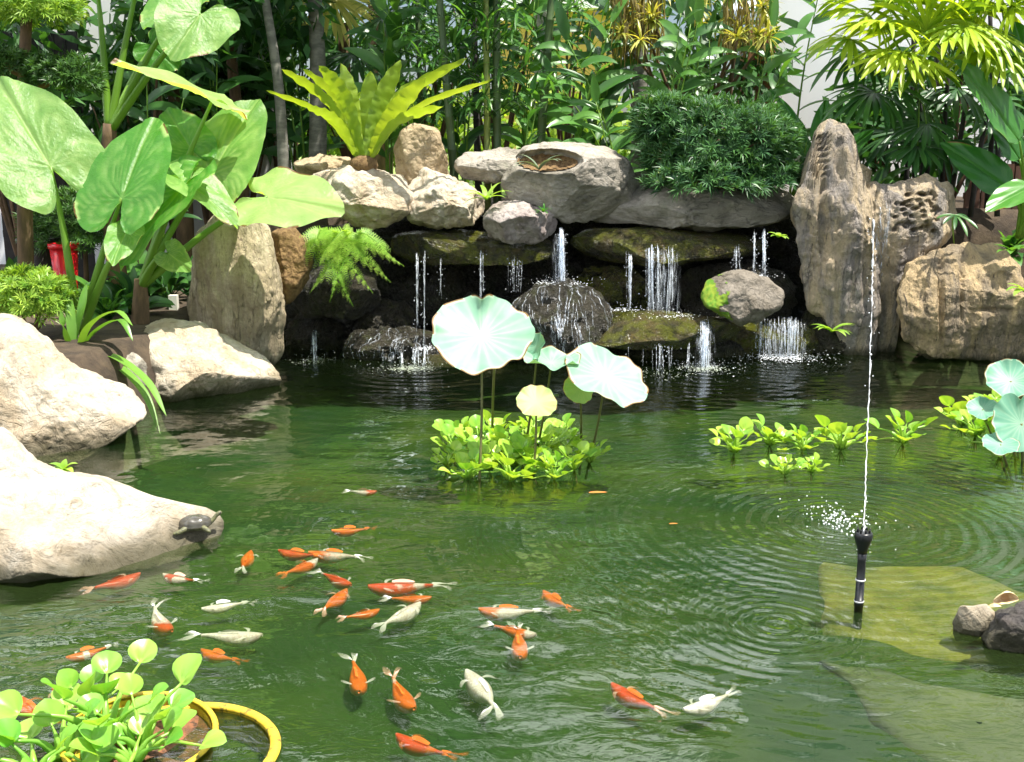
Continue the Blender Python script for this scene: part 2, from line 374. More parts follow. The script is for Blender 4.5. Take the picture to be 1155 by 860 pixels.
def murk_mat():
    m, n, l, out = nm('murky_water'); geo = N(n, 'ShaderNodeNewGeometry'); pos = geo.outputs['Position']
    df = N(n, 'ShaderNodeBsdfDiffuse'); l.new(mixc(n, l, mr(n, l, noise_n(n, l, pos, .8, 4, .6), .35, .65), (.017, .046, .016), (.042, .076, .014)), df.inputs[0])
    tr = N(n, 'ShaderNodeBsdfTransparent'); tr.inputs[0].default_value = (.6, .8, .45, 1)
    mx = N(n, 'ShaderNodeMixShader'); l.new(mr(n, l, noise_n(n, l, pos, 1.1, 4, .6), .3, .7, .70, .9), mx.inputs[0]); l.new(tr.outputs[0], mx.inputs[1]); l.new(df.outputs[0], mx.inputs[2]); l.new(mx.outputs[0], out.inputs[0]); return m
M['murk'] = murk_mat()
def fall_mat():
    m, n, l, out = nm('falling_water')
    tc = N(n, 'ShaderNodeTexCoord'); mp = N(n, 'ShaderNodeMapping'); l.new(tc.outputs['Object'], mp.inputs[0]); mp.inputs['Scale'].default_value = (1, 1, .25)
    nz = noise_n(n, l, mp.outputs[0], 60, 3, .6)
    p = N(n, 'ShaderNodeBsdfPrincipled'); p.inputs['Base Color'].default_value = (.86, .90, .94, 1); p.inputs['Roughness'].default_value = .12
    t = N(n, 'ShaderNodeBsdfTransparent'); t.inputs[0].default_value = (.95, .97, 1, 1)
    mx = N(n, 'ShaderNodeMixShader'); l.new(mr(n, l, nz, .38, .72, .05, .62), mx.inputs[0]); l.new(t.outputs[0], mx.inputs[1]); l.new(p.outputs[0], mx.inputs[2])
    l.new(mx.outputs[0], out.inputs[0]); return m
M['fall'] = fall_mat()
def curtain_mat():
    m, n, l, out = nm('water_curtain'); tc = N(n, 'ShaderNodeTexCoord'); mp = N(n, 'ShaderNodeMapping'); l.new(tc.outputs['Object'], mp.inputs[0]); mp.inputs['Scale'].default_value = (1, .3, .05)
    nz = noise_n(n, l, mp.outputs[0], 75, 4, .65, .3); n2 = noise_n(n, l, tc.outputs['Object'], 28, 4, .7)
    at_ = N(n, 'ShaderNodeAttribute', attribute_name='tint')
    al = mth(n, l, 'MULTIPLY', mth(n, l, 'MULTIPLY', mr(n, l, nz, .44, .74), mr(n, l, n2, .3, .6, .55, .9)), at_.outputs['Fac'])
    p = N(n, 'ShaderNodeBsdfPrincipled'); p.inputs['Base Color'].default_value = (.84, .89, .94, 1); p.inputs['Roughness'].default_value = .1
    t = N(n, 'ShaderNodeBsdfTransparent'); mx = N(n, 'ShaderNodeMixShader'); l.new(al, mx.inputs[0]); l.new(t.outputs[0], mx.inputs[1]); l.new(p.outputs[0], mx.inputs[2]); l.new(mx.outputs[0], out.inputs[0]); return m
M['curtain'] = curtain_mat()
M['foam'] = plain_mat('foam', (.88, .90, .92), (.8, .83, .86), .35, 20)

# ------------------------------------------------------------------ setting: ground, pond bed, water
def ss(a, b, x):
    t = max(0., min(1., (x - a) / (b - a))); return t * t * (3 - 2 * t)
def ground_h(x, y):
    xl = -2.55 + .35 * ss(6, 8.5, y)
    sL = ss(0, .5, xl - x); sR = ss(0, .5, x - 5.6); sB = ss(10.4, 10.7, y); sF = ss(0, .5, .8 - y)
    h = -.75 + 1.2 * max(sL * ss(6.2, 7.2, y) + sL * .55 * (1 - ss(6.2, 7.2, y)), sR, sF * .6)
    h = h + (1.22 - h) * sB * ss(-2.9, -2.3, x) * 1. if sB > 0 else h
    return h + .05 * noise.noise(Vector((x * 1.3, y * 1.3, 0)))
def grid(name, xs, ys, hf, mat):
    mb = MB(); nx = len(xs)
    mb.add([Vector((x, y, hf(x, y))) for y in ys for x in xs], [(j * nx + i, j * nx + i + 1, (j + 1) * nx + i + 1, (j + 1) * nx + i) for j in range(len(ys) - 1) for i in range(nx - 1)])
    return mb.build(name, mat)
def lin(a, b, n): return [a + (b - a) * i / n for i in range(n + 1)]
xs = lin(-150, -12, 8)[:-1] + lin(-12, -5, 10)[:-1] + lin(-5, 7, 90)[:-1] + lin(7, 14, 10)[:-1] + lin(14, 150, 8)
ys = lin(-120, -3, 6)[:-1] + lin(-3, 12, 110)[:-1] + lin(12, 20, 12)[:-1] + lin(20, 220, 10)
def ground_mat():
    m, n, l, out = nm('garden_soil'); geo = N(n, 'ShaderNodeNewGeometry'); pos = geo.outputs['Position']
    sx = N(n, 'ShaderNodeSeparateXYZ'); l.new(pos, sx.inputs[0])
    a = noise_n(n, l, pos, 5, 8, .7); c = mixc(n, l, mr(n, l, a, .35, .65), (.030, .020, .012), (.075, .052, .03))
    lawn = mixc(n, l, mr(n, l, noise_n(n, l, pos, 12, 4, .7), .35, .65), (.10, .20, .02), (.24, .32, .06))
    c = mixc(n, l, mr(n, l, sx.outputs[1], 13.4, 14.2), c, lawn)
    bed = mixc(n, l, mr(n, l, noise_n(n, l, pos, 2.2, 6, .65), .35, .65), (.035, .065, .018), (.07, .09, .024))
    c = mixc(n, l, mr(n, l, sx.outputs[2], -.1, .02, 1, 0), c, bed)
    p = N(n, 'ShaderNodeBsdfPrincipled'); p.inputs['Roughness'].default_value = .95; l.new(c, p.inputs['Base Color'])
    b = N(n, 'ShaderNodeBump'); b.inputs['Distance'].default_value = .03; l.new(a, b.inputs['Height']); l.new(b.outputs[0], p.inputs['Normal'])
    l.new(p.outputs[0], out.inputs[0]); return m
tag(grid('ground', xs, ys, ground_h, ground_mat()), kind='structure')
def wave_h(x, y):
    g = .35 + .65 * ss(-.1, .35, noise.noise(Vector((x * .8, y * .8, 9)))) + .5 * math.exp(-((x + .7) / .9) ** 2 - ((y - 4.4) / .8) ** 2)
    return g * (.0060 * noise.noise(Vector((x * 4.2, y * 6.5, 1))) + .0022 * noise.noise(Vector((x * 11, y * 16, 4))))
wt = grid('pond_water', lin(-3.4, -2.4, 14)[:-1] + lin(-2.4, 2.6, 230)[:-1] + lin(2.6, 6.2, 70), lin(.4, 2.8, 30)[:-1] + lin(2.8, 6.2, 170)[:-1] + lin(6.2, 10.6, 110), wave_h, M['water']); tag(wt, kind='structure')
tag(grid('murky_water', lin(-3.4, 6.2, 30), lin(.4, 10.2, 30), lambda x, y: -.085 - .33 * ss(5.2, 8., y) + .015 * noise.noise(Vector((x, y, 3.))), M['murk']), kind='structure')  # sinks towards the falls so the rear water looks shaded

# ------------------------------------------------------------------ rocks
def rock(name, label, pts, Y, T, mat, c=None, p=2.3, lean=.35, amp=.035, fr=3.2, nth=120, nph=44, dents=(), cat='rock', seed=None, group=None, grooves=0., facets=6):
    """boulder: measured outline at its own distance, swollen to real depth T each way, then weathered"""
    seed = seed if seed is not None else (pts[0][0] * 1.7 + pts[0][1])
    if c is None:
        c = (sum(q[0] for q in pts) / len(pts), sum(q[1] for q in pts) / len(pts))
    # smooth outline slightly
    n = len(pts); ring = []
    for k in range(nth):
        a = 2 * math.pi * k / nth; dx, dy = math.cos(a), -math.sin(a); best = 1
        for i in range(n):
            x1, y1 = pts[i][0] - c[0], pts[i][1] - c[1]; x2, y2 = pts[(i + 1) % n][0] - c[0], pts[(i + 1) % n][1] - c[1]
            den = dx * (y2 - y1) - dy * (x2 - x1)
            if abs(den) < 1e-9: continue
            t = (x1 * (y2 - y1) - y1 * (x2 - x1)) / den; u = (x1 * dy - y1 * dx) / den
            if -1e-6 <= u <= 1 + 1e-6 and t > best: best = t
        ring.append(best)
    for _ in range(2): ring = [(ring[k - 1] + 2 * ring[k] + ring[(k + 1) % nth]) / 4 for k in range(nth)]
    C = at(c[0], c[1], Y); sc = mpp(c[1], Y)
    zmin = min(at(q[0], q[1], Y).z for q in pts)
    base = Vector((C.x, C.y, zmin))
    rp = []
    size = sum(ring) / nth * sc
    for k in range(nth):
        a = 2 * math.pi * k / nth; px, py = c[0] + math.cos(a) * ring[k], c[1] - math.sin(a) * ring[k]
        q0 = at(px, py, Y); q = at(px, py, Y + lean * (q0.z - C.z)); rp.append(q)
    VD = (C - Vector((0, 0, 1.8))).normalized(); pr_ = random.Random(int(seed * 7)); planes = []
    hx = max(abs(q.x - C.x) for q in rp); hz = max(abs(q.z - C.z) for q in rp)
    for _ in range(facets):
        a_ = pr_.uniform(-1.25, 1.25); b_ = pr_.uniform(-.5, .9)
        planes.append((Vector((math.sin(a_) * math.cos(b_), -math.cos(a_) * math.cos(b_), math.sin(b_))), pr_.uniform(.66, .9)))
    vs = []; e = 2 / p; off = Vector((seed, seed * .37, seed * .11))
    for j in range(1, 2 * nph):
        s = (j / nph - 1) * math.pi / 2
        rad = math.cos(s) ** e; dep = math.copysign(abs(math.sin(s)) ** e, s) * T
        for k in range(nth):
            v = C + (rp[k] - C) * rad + VD * dep
            if planes:
                u = Vector(((v.x - C.x) / hx, (v.y - C.y) / T, (v.z - C.z) / hz))
                for pn, ph_ in planes:
                    q_ = u.dot(pn) - ph_
                    if q_ > 0: u -= pn * q_
                v = Vector((C.x + u.x * hx, C.y + u.y * T, C.z + u.z * hz))
            w_ = v * fr / max(.25, min(1.2, size * 1.6)) + off
            f = noise.fractal(w_, .9, 2.1, 5); d0 = noise.voronoi(w_ * .75)[0]
            dd = amp * (f * .8 + (min(d0[1] - d0[0], .5) - .2) * 1.3)
            dd += amp * .55 * (noise.turbulence(w_ * 2.6, 4, True) - .6)
            if grooves: dd += grooves * noise.noise(Vector((v.x * 11, v.y * 11, v.z * .9)) + off)
            nrm = Vector(((v.x - C.x), (v.y - C.y) * max(.3, size / T), (v.z - C.z)))
            if nrm.length > 1e-6: v = v + nrm.normalized() * dd * (size / .5) ** .5
            if s < 0:
                for (ex, ey, rx, ry, dp) in dents:
                    q = v - Vector((0, 0, 1.8)); dpt = q.y * cp - q.z * sp
                    qx = 577.5 + F * q.x / dpt; qy = 430 - F * (q.y * sp + q.z * cp) / dpt
                    g = ((qx - ex) / rx) ** 2 + ((qy - ey) / ry) ** 2
                    if g < 1: v = v + Vector((0, dp * (1 - g) ** .6, 0))
            vs.append(v)
    nr = 2 * nph - 1
    fs = [(j * nth + k, j * nth + (k + 1) % nth, (j + 1) * nth + (k + 1) % nth, (j + 1) * nth + k) for j in range(nr - 1) for k in range(nth)]
    pf = Vector((0, 0, 0)); pb = Vector((0, 0, 0))
    for k in range(nth): pf += vs[k] / nth; pb += vs[(nr - 1) * nth + k] / nth
    vs += [pf, pb]; a_ = len(vs) - 2
    fs += [(a_, (k + 1) % nth, k) for k in range(nth)] + [(a_ + 1, (nr - 1) * nth + k, (nr - 1) * nth + (k + 1) % nth) for k in range(nth)]
    q = fs[(nr // 4) * nth + nth // 8]; nn = (vs[q[1]] - vs[q[0]]).cross(vs[q[2]] - vs[q[0]])
    if nn.dot(vs[q[0]] - C) < 0: fs = [f[::-1] for f in fs]
    mb = MB(); mb.add(vs, fs, .5)
    o = mb.build(name, mat, base=base); tag(o, label, cat, group); BASES[o.name] = base
    return o

slab = rock('slab_rock', 'long flat white slab by the water with the turtle on its tip', [(-120, 470), (-40, 478), (10, 488), (40, 520), (75, 533), (118, 540), (165, 561), (205, 572), (240, 571), (256, 583), (258, 598), (240, 617), (190, 634), (110, 650), (30, 660), (-60, 668), (-140, 660)], 5.05, .75, M['pale'], c=(20, 580), p=2.6, lean=.9, amp=.03, nth=180, nph=60, facets=4)
rock('bank_rock', 'huge sunlit cream rock on the left bank behind the white slab', [(-90, 400), (-30, 360), (15, 357), (45, 375), (85, 412), (120, 430), (158, 442), (162, 470), (140, 485), (105, 515), (60, 530), (20, 545), (-60, 545), (-110, 480)], 6.9, .75, M['cream'], c=(30, 470), p=2.5, lean=.8, amp=.04, nth=180, nph=60)
rock('boulder', 'rounded cream boulder at the foot of the tall upright stone', [(128, 400), (150, 375), (185, 361), (225, 366), (265, 382), (300, 405), (318, 422), (323, 440), (290, 452), (235, 464), (215, 470), (180, 462), (150, 455), (130, 440)], 8.3, .55, M['cream'], p=2.4, lean=.7, amp=.04, nth=150, nph=54)
rock('standing_stone', 'tall cream standing stone with vertical cracks beside the elephant ear leaves', [(222, 262), (245, 240), (275, 242), (305, 255), (310, 290), (318, 330), (323, 365), (318, 412), (280, 418), (235, 412), (214, 395), (214, 330)], 9.1, .34, M['log'], p=3.0, lean=.12, amp=.03, grooves=.03, nth=160, nph=60)
rock('peaty_stone', 'orange brown stone squeezed between the tall stone and the feathery fern', [(303, 262), (330, 255), (350, 268), (352, 300), (340, 330), (322, 345), (305, 330)], 9.4, .2, M['peat'], lean=.1)
rock('fern_rock', 'dark rounded rock underneath the feathery green fern', [(322, 330), (345, 300), (390, 290), (425, 310), (430, 345), (400, 362), (345, 358)], 9.75, .3, M['wet'])
rock('bank_stone', 'grey stone half shaded beneath the strappy lily leaves', [(70, 412), (92, 398), (120, 390), (150, 394), (168, 415), (162, 442), (130, 456), (96, 446)], 7.75, .28, M['grey'], lean=.6)
rock('flat_rock', 'small flat tan rock behind the bird nest fern rock', [(330, 182), (360, 175), (395, 178), (400, 195), (380, 205), (340, 205)], 10.4, .3, M['tan'], lean=.6)
rock('ledge_rock', 'jagged cream rock jutting out below the bird nest fern', [(345, 200), (375, 190), (410, 187), (450, 200), (470, 222), (468, 240), (440, 255), (415, 260), (385, 245), (365, 232), (350, 220)], 9.9, .42, M['cream'], amp=.05, lean=.6)
rock('wedge_rock', 'wedge shaped cream rock right of the jagged rock above the waterfall', [(455, 215), (480, 190), (505, 197), (530, 210), (548, 222), (548, 240), (530, 254), (490, 258), (462, 250)], 9.95, .4, M['cream'], amp=.05, lean=.6)
rock('block_rock', 'upright tan block of stone behind the wedge shaped rock', [(444, 165), (455, 145), (475, 139), (495, 148), (500, 165), (508, 205), (480, 215), (448, 205)], 10.35, .25, M['tan'], p=3, lean=.1, amp=.03)
rock('lobe_rock', 'smooth grey rock lobe at the left end of the planter rock', [(511, 185), (525, 172), (560, 168), (600, 170), (610, 190), (595, 208), (550, 206), (520, 202)], 10.25, .35, M['grey'], lean=.4)
bowl = rock('planter_rock', 'broad grey planter rock with a soil filled hollow in its top', [(563, 205), (580, 180), (592, 164), (640, 160), (680, 165), (705, 178), (722, 205), (728, 222), (700, 238), (660, 252), (635, 250), (600, 232), (575, 225)], 10.0, .5, M['grey'], c=(645, 205), p=2.6, lean=.5, amp=.03, nth=200, nph=70, dents=[(618, 182, 40, 14, .26)])
def patch(o, test, lift, name, mat):
    me = o.data; b0 = BASES[o.name]; mb = MB(); idx = {}
    ok = [test(v.co + b0, v.normal) for v in me.vertices]
    for f in me.polygons:
        if all(ok[i] for i in f.vertices):
            ids = []
            for i in f.vertices:
                v = me.vertices[i]
                if i not in idx:
                    q = v.co + b0; idx[i] = len(mb.v); mb.v.append(q + v.normal * (lift + lift * noise.noise(q * 40))); mb.t.append(.5)
                ids.append(idx[i])
            mb.f.append(tuple(ids))
    if mb.f: return mb.build(name, mat, o)
def proj(v):
    q = v - Vector((0, 0, 1.8)); d = q.y * cp - q.z * sp
    return 577.5 + F * q.x / d, 430 - F * (q.y * sp + q.z * cp) / d
def in_hollow(v, nr):
    if v.y > 10.05: return False
    x, y = proj(v); return ((x - 618) / 35) ** 2 + ((y - 184) / 11) ** 2 < 1
patch(bowl, in_hollow, .012, 'soil', M['peat'])
rock('pink_boulder', 'smooth pinkish grey boulder resting on the upper ledge', [(542, 255), (548, 238), (565, 227), (590, 227), (615, 238), (634, 250), (628, 265), (605, 275), (570, 274), (548, 268)], 9.65, .3, M['pink'], lean=.5, facets=4)
rock('shrub_rock', 'long grey brown rock under the round clipped shrub', [(690, 225), (720, 208), (760, 210), (820, 215), (880, 210), (905, 225), (900, 245), (850, 256), (790, 260), (740, 256), (700, 250), (660, 255), (650, 240)], 10.1, .45, M['grey'], p=2.6, amp=.05)
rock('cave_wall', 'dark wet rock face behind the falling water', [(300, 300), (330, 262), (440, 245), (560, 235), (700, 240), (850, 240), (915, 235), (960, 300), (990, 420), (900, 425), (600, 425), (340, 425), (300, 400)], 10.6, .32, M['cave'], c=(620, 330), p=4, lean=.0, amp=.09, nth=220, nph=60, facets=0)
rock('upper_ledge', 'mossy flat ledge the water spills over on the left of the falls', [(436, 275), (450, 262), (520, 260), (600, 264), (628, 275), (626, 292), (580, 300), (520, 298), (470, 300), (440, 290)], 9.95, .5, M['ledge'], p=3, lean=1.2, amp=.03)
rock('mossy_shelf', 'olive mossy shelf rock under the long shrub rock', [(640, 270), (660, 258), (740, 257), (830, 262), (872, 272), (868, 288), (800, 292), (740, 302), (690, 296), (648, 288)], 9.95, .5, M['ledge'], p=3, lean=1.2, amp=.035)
mound = rock('cascade_rock', 'black domed rock with water foaming over it behind the big lotus leaf', [(570, 372), (582, 340), (605, 322), (635, 315), (668, 325), (690, 345), (692, 372), (680, 405), (600, 412), (572, 400)], 9.35, .32, M['wet'], amp=.05)
rock('low_ledge', 'flat mossy lower ledge right of the foaming dome', [(648, 380), (660, 360), (690, 350), (740, 350), (800, 357), (838, 368), (835, 385), (790, 392), (730, 396), (680, 392)], 9.4, .45, M['ledge'], p=2.8, lean=1.4, amp=.03)
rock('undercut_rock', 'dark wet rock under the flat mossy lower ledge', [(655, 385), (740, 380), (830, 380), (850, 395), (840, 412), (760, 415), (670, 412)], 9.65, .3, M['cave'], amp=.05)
rock('spill_ledge', 'small ledge right of the round boulder spilling a short curtain', [(800, 372), (840, 362), (890, 360), (925, 366), (935, 385), (930, 405), (870, 405), (805, 400)], 9.7, .3, M['ledge'], p=3, amp=.04, lean=.8)
mo = rock('mossy_boulder', 'round grey boulder with a bright green mossy left side', [(791, 335), (797, 318), (815, 308), (840, 305), (868, 314), (886, 332), (880, 350), (855, 363), (835, 368), (810, 352), (795, 347)], 9.3, .26, M['mossb'], amp=.025, facets=4)
rock('wet_stone', 'glistening black stone at the foot of the left falls', [(385, 400), (392, 376), (430, 370), (475, 372), (500, 385), (505, 405), (470, 416), (400, 416)], 9.5, .25, M['wet'], amp=.06)
rock('foot_stone', 'low dark mossy stone at the waterline left of the lotus', [(455, 410), (465, 402), (520, 398), (580, 402), (600, 412), (580, 420), (480, 420)], 9.35, .2, M['ledge'], amp=.04)
rock('rear_stone', 'brown stone half hidden behind the foot of the left falls', [(400, 368), (410, 340), (440, 335), (470, 350), (475, 380), (440, 390), (405, 385)], 9.95, .25, M['wet'], amp=.06)
for lb_, P_, Y_, T_, mt_ in (('wet brown stone in the hollow under the left ledge', [(508, 345), (530, 330), (565, 335), (578, 360), (570, 398), (520, 400), (505, 375)], 9.95, .28, 'wet'),
        ('wet mossy stone in the hollow behind the pair of thin strands', [(640, 318), (668, 300), (715, 302), (735, 325), (730, 352), (690, 356), (650, 345)], 10.0, .3, 'ledge'),
        ('wet stone wedged behind the round mossy boulder', [(760, 320), (785, 298), (850, 296), (892, 310), (900, 345), (880, 365), (780, 362)], 9.95, .28, 'wet'),
        ('dark stone at the waterline under the bluish spout', [(905, 360), (920, 330), (950, 322), (962, 360), (958, 402), (915, 402)], 9.75, .22, 'wet'),
        ('wet stone in the dark corner beside the upright cream stone', [(318, 372), (340, 352), (378, 356), (392, 385), (384, 412), (330, 412)], 10.0, .25, 'wet')):
    rock('wet_stone', lb_, P_, Y_, T_, M[mt_], amp=.06)
rng = random.Random(3)
rock('tall_stone', 'tallest standing stone with a ribbed knob on top at the right of the falls', [(938, 136), (957, 141), (966, 160), (970, 185), (974, 212), (988, 240), (993, 300), (990, 405), (950, 405), (944, 375), (914, 347), (904, 310), (900, 268), (892, 238), (904, 202), (914, 172), (918, 145)], 9.7, .34, M['stand'], c=(945, 280), facets=8, p=2.8, lean=.1, amp=.045, grooves=.035, nth=220, nph=70,
     dents=[(925, y, 12, 2.4, .05) for y in range(155, 200, 7)] + [(948, 180, 7, 26, .04), (930, 250, 8, 50, .06), (978, 300, 6, 60, .05)])
rock('broad_stone', 'broad standing stone with a honeycomb patch beside the tallest stone', [(972, 214), (985, 208), (1020, 204), (1050, 202), (1076, 207), (1084, 224), (1080, 262), (1062, 280), (1040, 300), (1018, 335), (1010, 405), (956, 405), (960, 350), (966, 300), (970, 250)], 9.85, .36, M['stand'], c=(1005, 275), facets=8, p=2.8, lean=.1, amp=.04, grooves=.03, nth=240, nph=90,
     dents=[(1035 + rng.uniform(-26, 26), 240 + rng.uniform(-22, 22), rng.uniform(2.5, 4), rng.uniform(1.8, 3), .042) for _ in range(60)])
rock('cracked_boulder', 'big brown cracked boulder at the right edge of the pond', [(1013, 330), (1025, 300), (1055, 282), (1095, 273), (1130, 276), (1150, 300), (1156, 330), (1195, 350), (1190, 400), (1120, 408), (1050, 404), (1020, 385)], 9.5, .5, M['brown'], c=(1090, 345), p=3.2, lean=.05, amp=.04, grooves=.03, nth=220, nph=80, facets=11, dents=[(1062, 330, 4, 60, .05), (1085, 320, 3, 45, .04), (1120, 350, 30, 3, .03), (1130, 320, 16, 14, .05)])
rock('gap_rock', 'small grey rock between the clipped shrub and the tallest stone', [(885, 185), (900, 176), (920, 180), (928, 200), (905, 212), (885, 205)], 10.4, .2, M['grey'])
rock('rear_rock', 'small tan rock peeping out behind the tallest stone', [(958, 190), (970, 185), (984, 192), (985, 212), (965, 215), (955, 205)], 10.3, .2, M['tan'])
rock('shore_rock', 'dark grey rock at the right corner with a curled dry leaf on it', [(1106, 722), (1124, 690), (1150, 682), (1200, 680), (1250, 720), (1240, 775), (1180, 770), (1140, 748), (1115, 735)], 3.85, .22, M['shore'], c=(1170, 725), amp=.03, fr=5)
rock('chip_rock', 'small pale angular rock beside the dark corner rock', [(1074, 702), (1083, 684), (1112, 682), (1124, 693), (1120, 708), (1098, 724), (1076, 725)], 3.9, .07, M['cream'], amp=.012, p=3.4, facets=8)

# moss cap on the round boulder (a part)
m_, n_, l_, o_ = nm('moss'); geo = N(n_, 'ShaderNodeTexCoord'); cc = mixc(n_, l_, mr(n_, l_, noise_n(n_, l_, geo.outputs['Object'], 22, 5, .7), .35, .65), (.07, .19, .01), (.20, .26, .02))
p_ = N(n_, 'ShaderNodeBsdfPrincipled'); l_.new(cc, p_.inputs['Base Color']); p_.inputs['Roughness'].default_value = .95; l_.new(p_.outputs[0], o_.inputs[0]); M['moss'] = m_
def mossy(v, nr):
    x, y = proj(v); return v.y < 9.4 and x + 16 * noise.noise(v * 13) + 8 * noise.noise(v * 37) < 816 + (y - 335) * .25 and y < 362
patch(mo, mossy, .006, 'moss', M['moss'])

# sunken block under the fountain
q0, q1 = on(925, 632, -.05), on(1130, 655, -.05)
def sunken(name, label, P4, mat, z0):
    cen = sum(P4, Vector()) / len(P4); th = thing(name, (cen.x, cen.y, z0), label, 'block'); ringp = []
    for i in range(len(P4)):
        for k in range(8): ringp.append(P4[i].lerp(P4[(i + 1) % len(P4)], k / 8))
    vs = []; fs = []; nn_ = len(ringp)
    for f_ in (.02, .25, .5, .75, .97):
        for q in ringp: v = cen.lerp(q, f_); vs.append(v + Vector((.08 * f_ * noise.noise(q * 4), .08 * f_ * noise.noise(q * 4 + Vector((7, 0, 0))), .012 * noise.noise(v * 5) - .05 * max(0, f_ - .6))))
    for dz in (-.03, z0 - cen.z):
        for q in ringp: vs.append(q + Vector((.02 * noise.noise(q * 4), .02 * noise.noise(q * 4 + Vector((5, 0, 0))), dz)))
    for j in range(6):
        for k in range(nn_): fs.append((j * nn_ + k, j * nn_ + (k + 1) % nn_, (j + 1) * nn_ + (k + 1) % nn_, (j + 1) * nn_ + k))
    mb = MB(); mb.add(vs, fs); mb.build('block_body', mat, th)
sunken('sunken_step', 'pale sunken step fading away under the water in the bottom right corner', [on(930, 735, -.062), on(1060, 768, -.062), on(1250, 790, -.062), on(1300, 905, -.062), on(1120, 910, -.064), on(1010, 830, -.066)], M['silt'], -.7)
th = thing('sunken_block', (1.6, 4.3, -.7), 'yellow green algae covered block just under the water by the fountain pipe', 'block')
mb = MB(); nn_ = 30; top = []
P4 = [on(924, 632, -.05), on(1085, 638, -.05), on(1165, 668, -.05), on(1230, 745, -.07), on(1060, 745, -.085), on(930, 715, -.07)]
cen = sum(P4, Vector()) / 6; ringp = []
for i in range(6):
    for k in range(8): ringp.append(P4[i].lerp(P4[(i + 1) % 6], k / 8))
vs = []; fs = []; nn_ = len(ringp)
for f_ in (.0, .25, .5, .75, .96):
    for q in ringp:
        v = cen.lerp(q, f_); vs.append(v + Vector((.025 * f_ * noise.noise(q * 5), .06 * f_ * noise.noise(q * 5 + Vector((7, 0, 0))), .02 * noise.noise(v * 6) - .03 * max(0, f_ - .7))))
for q in ringp: vs.append(q + Vector((.05 * noise.noise(q * 5), .05 * noise.noise(q * 5 + Vector((7, 0, 0))), -.03)))
for q in ringp: vs.append(q + Vector((0, 0, -.66)))
for j in range(6):
    for k in range(nn_): fs.append((j * nn_ + k, j * nn_ + (k + 1) % nn_, (j + 1) * nn_ + (k + 1) % nn_, (j + 1) * nn_ + k))
mb.add(vs, fs); mb.build('block_body', M['algae'], th)

# ------------------------------------------------------------------ walls and background structures
def wall(name, label, lo, hi, mat, cat='wall'):
    b = ((lo[0] + hi[0]) / 2, (lo[1] + hi[1]) / 2, lo[2]); mb = MB(); box(mb, lo, hi)
    o = mb.build(name, mat, base=b, smooth=False); return tag(o, label, cat)
xw = at(868, 100, 13.2).x
wall('white_wall', 'smooth white building wall behind the palms at the right', (xw, 13.2, 1.0), (xw + 9, 13.45, 7.5), M['plaster'])
wall('brick_pillar', 'reddish brick pillar at the left end of the white wall', (xw - .32, 12.95, 1.0), (xw - .01, 13.4, 3.1), M['brick'], 'pillar')
wall('garden_wall', 'pale plaster wall behind the elephant ear plants at the left', (-9, 13.0, .2), (at(325, 100, 13.0).x, 13.2, 4.2), M['plaster'])
th = thing('board_fence', (at(50, 90, 11.3).x, 11.3, .4), 'black board fence behind the clipped topiary', 'fence')
mb = MB()
for i in range(8):
    x = at(-12 + i * 13, 90, 11.3).x; box(mb, (x, 11.28, .4), (x + .105, 11.31, at(0, 38, 11.3).z + .02 * (i % 2)))
mb.build('boards', M['darkwood'], th, smooth=False); mb = MB()
for z in (.9, 1.9): box(mb, (at(-14, 90, 11.3).x, 11.312, z), (at(92, 90, 11.3).x, 11.35, z + .07))
mb.build('rail', M['darkwood'], th, smooth=False)
th = thing('wooden_fence', (at(1120, 260, 11.0).x, 11.0, 1.2), 'reddish brown board fence low behind the right boulder', 'fence')
mb = MB()
for i in range(14):
    x = at(1085 + i * 9, 260, 11).x; box(mb, (x, 10.99, 1.0), (x + .065, 11.02, 1.62 + .01 * (i % 3)))
mb.build('boards', M['fencewood'], th, smooth=False); mb = MB()
box(mb, (at(1085, 260, 11).x, 11.022, 1.3), (at(1215, 260, 11).x, 11.05, 1.36)); mb.build('rail', M['fencewood'], th, smooth=False)
# a far house with a yellow wall under an eave
th = thing('far_house', (at(660, 30, 24).x, 24, 1.2), 'yellow house wall with a pale eave glimpsed beyond the bamboo', 'house')
x0 = at(560, 30, 24).x; x1 = at(700, 30, 24).x
mb = MB(); box(mb, (x0, 24, 1.2), (x1, 27, at(0, 12, 24).z)); mb.build('wall', plain_mat('yellow_wall', (.62, .42, .12), (.55, .36, .1), .9, 2), th, smooth=False)
mb = MB(); box(mb, (x0 - .4, 23.6, at(0, 12, 24).z + .003), (x1 + .4, 27.4, at(0, -2, 24).z)); mb.build('roof', M['plaster'], th, smooth=False)

# ------------------------------------------------------------------ plants
def rnd_dir(r, zmin=-1.):
    while True:
        v = Vector((r.uniform(-1, 1), r.uniform(-1, 1), r.uniform(-1, 1)))
        if .05 < v.length < 1 and v.z / v.length > zmin: return v.normalized()
def whorl(mb, p, ax, r, L, W, n=10, spread=.9, tint=.5):
    d, s, u = frame(ax)
    for k in range(n):
        a = 2 * math.pi * (k + r.random() * .6) / n; e = spread * r.uniform(.45, 1.2)
        dd = (d * math.cos(e) + (s * math.cos(a) + u * math.sin(a)) * math.sin(e)).normalized()
        l_ = L * r.uniform(.7, 1.1)
        sd = dd.cross(d); sd = sd.normalized() if sd.length > .01 else s
        m1 = p + dd * l_ * .5 + Vector((0, 0, .04 * l_)); m2 = p + dd * l_ - Vector((0, 0, .16 * l_))
        t_ = max(0, min(1, tint + r.uniform(-.15, .15)))
        mb.add([p, m1 - sd * W * .5, m1 + sd * W * .5, m2], [(0, 1, 3, 2)], [max(0, t_ - .2), t_, t_, min(1, t_ + .15)])
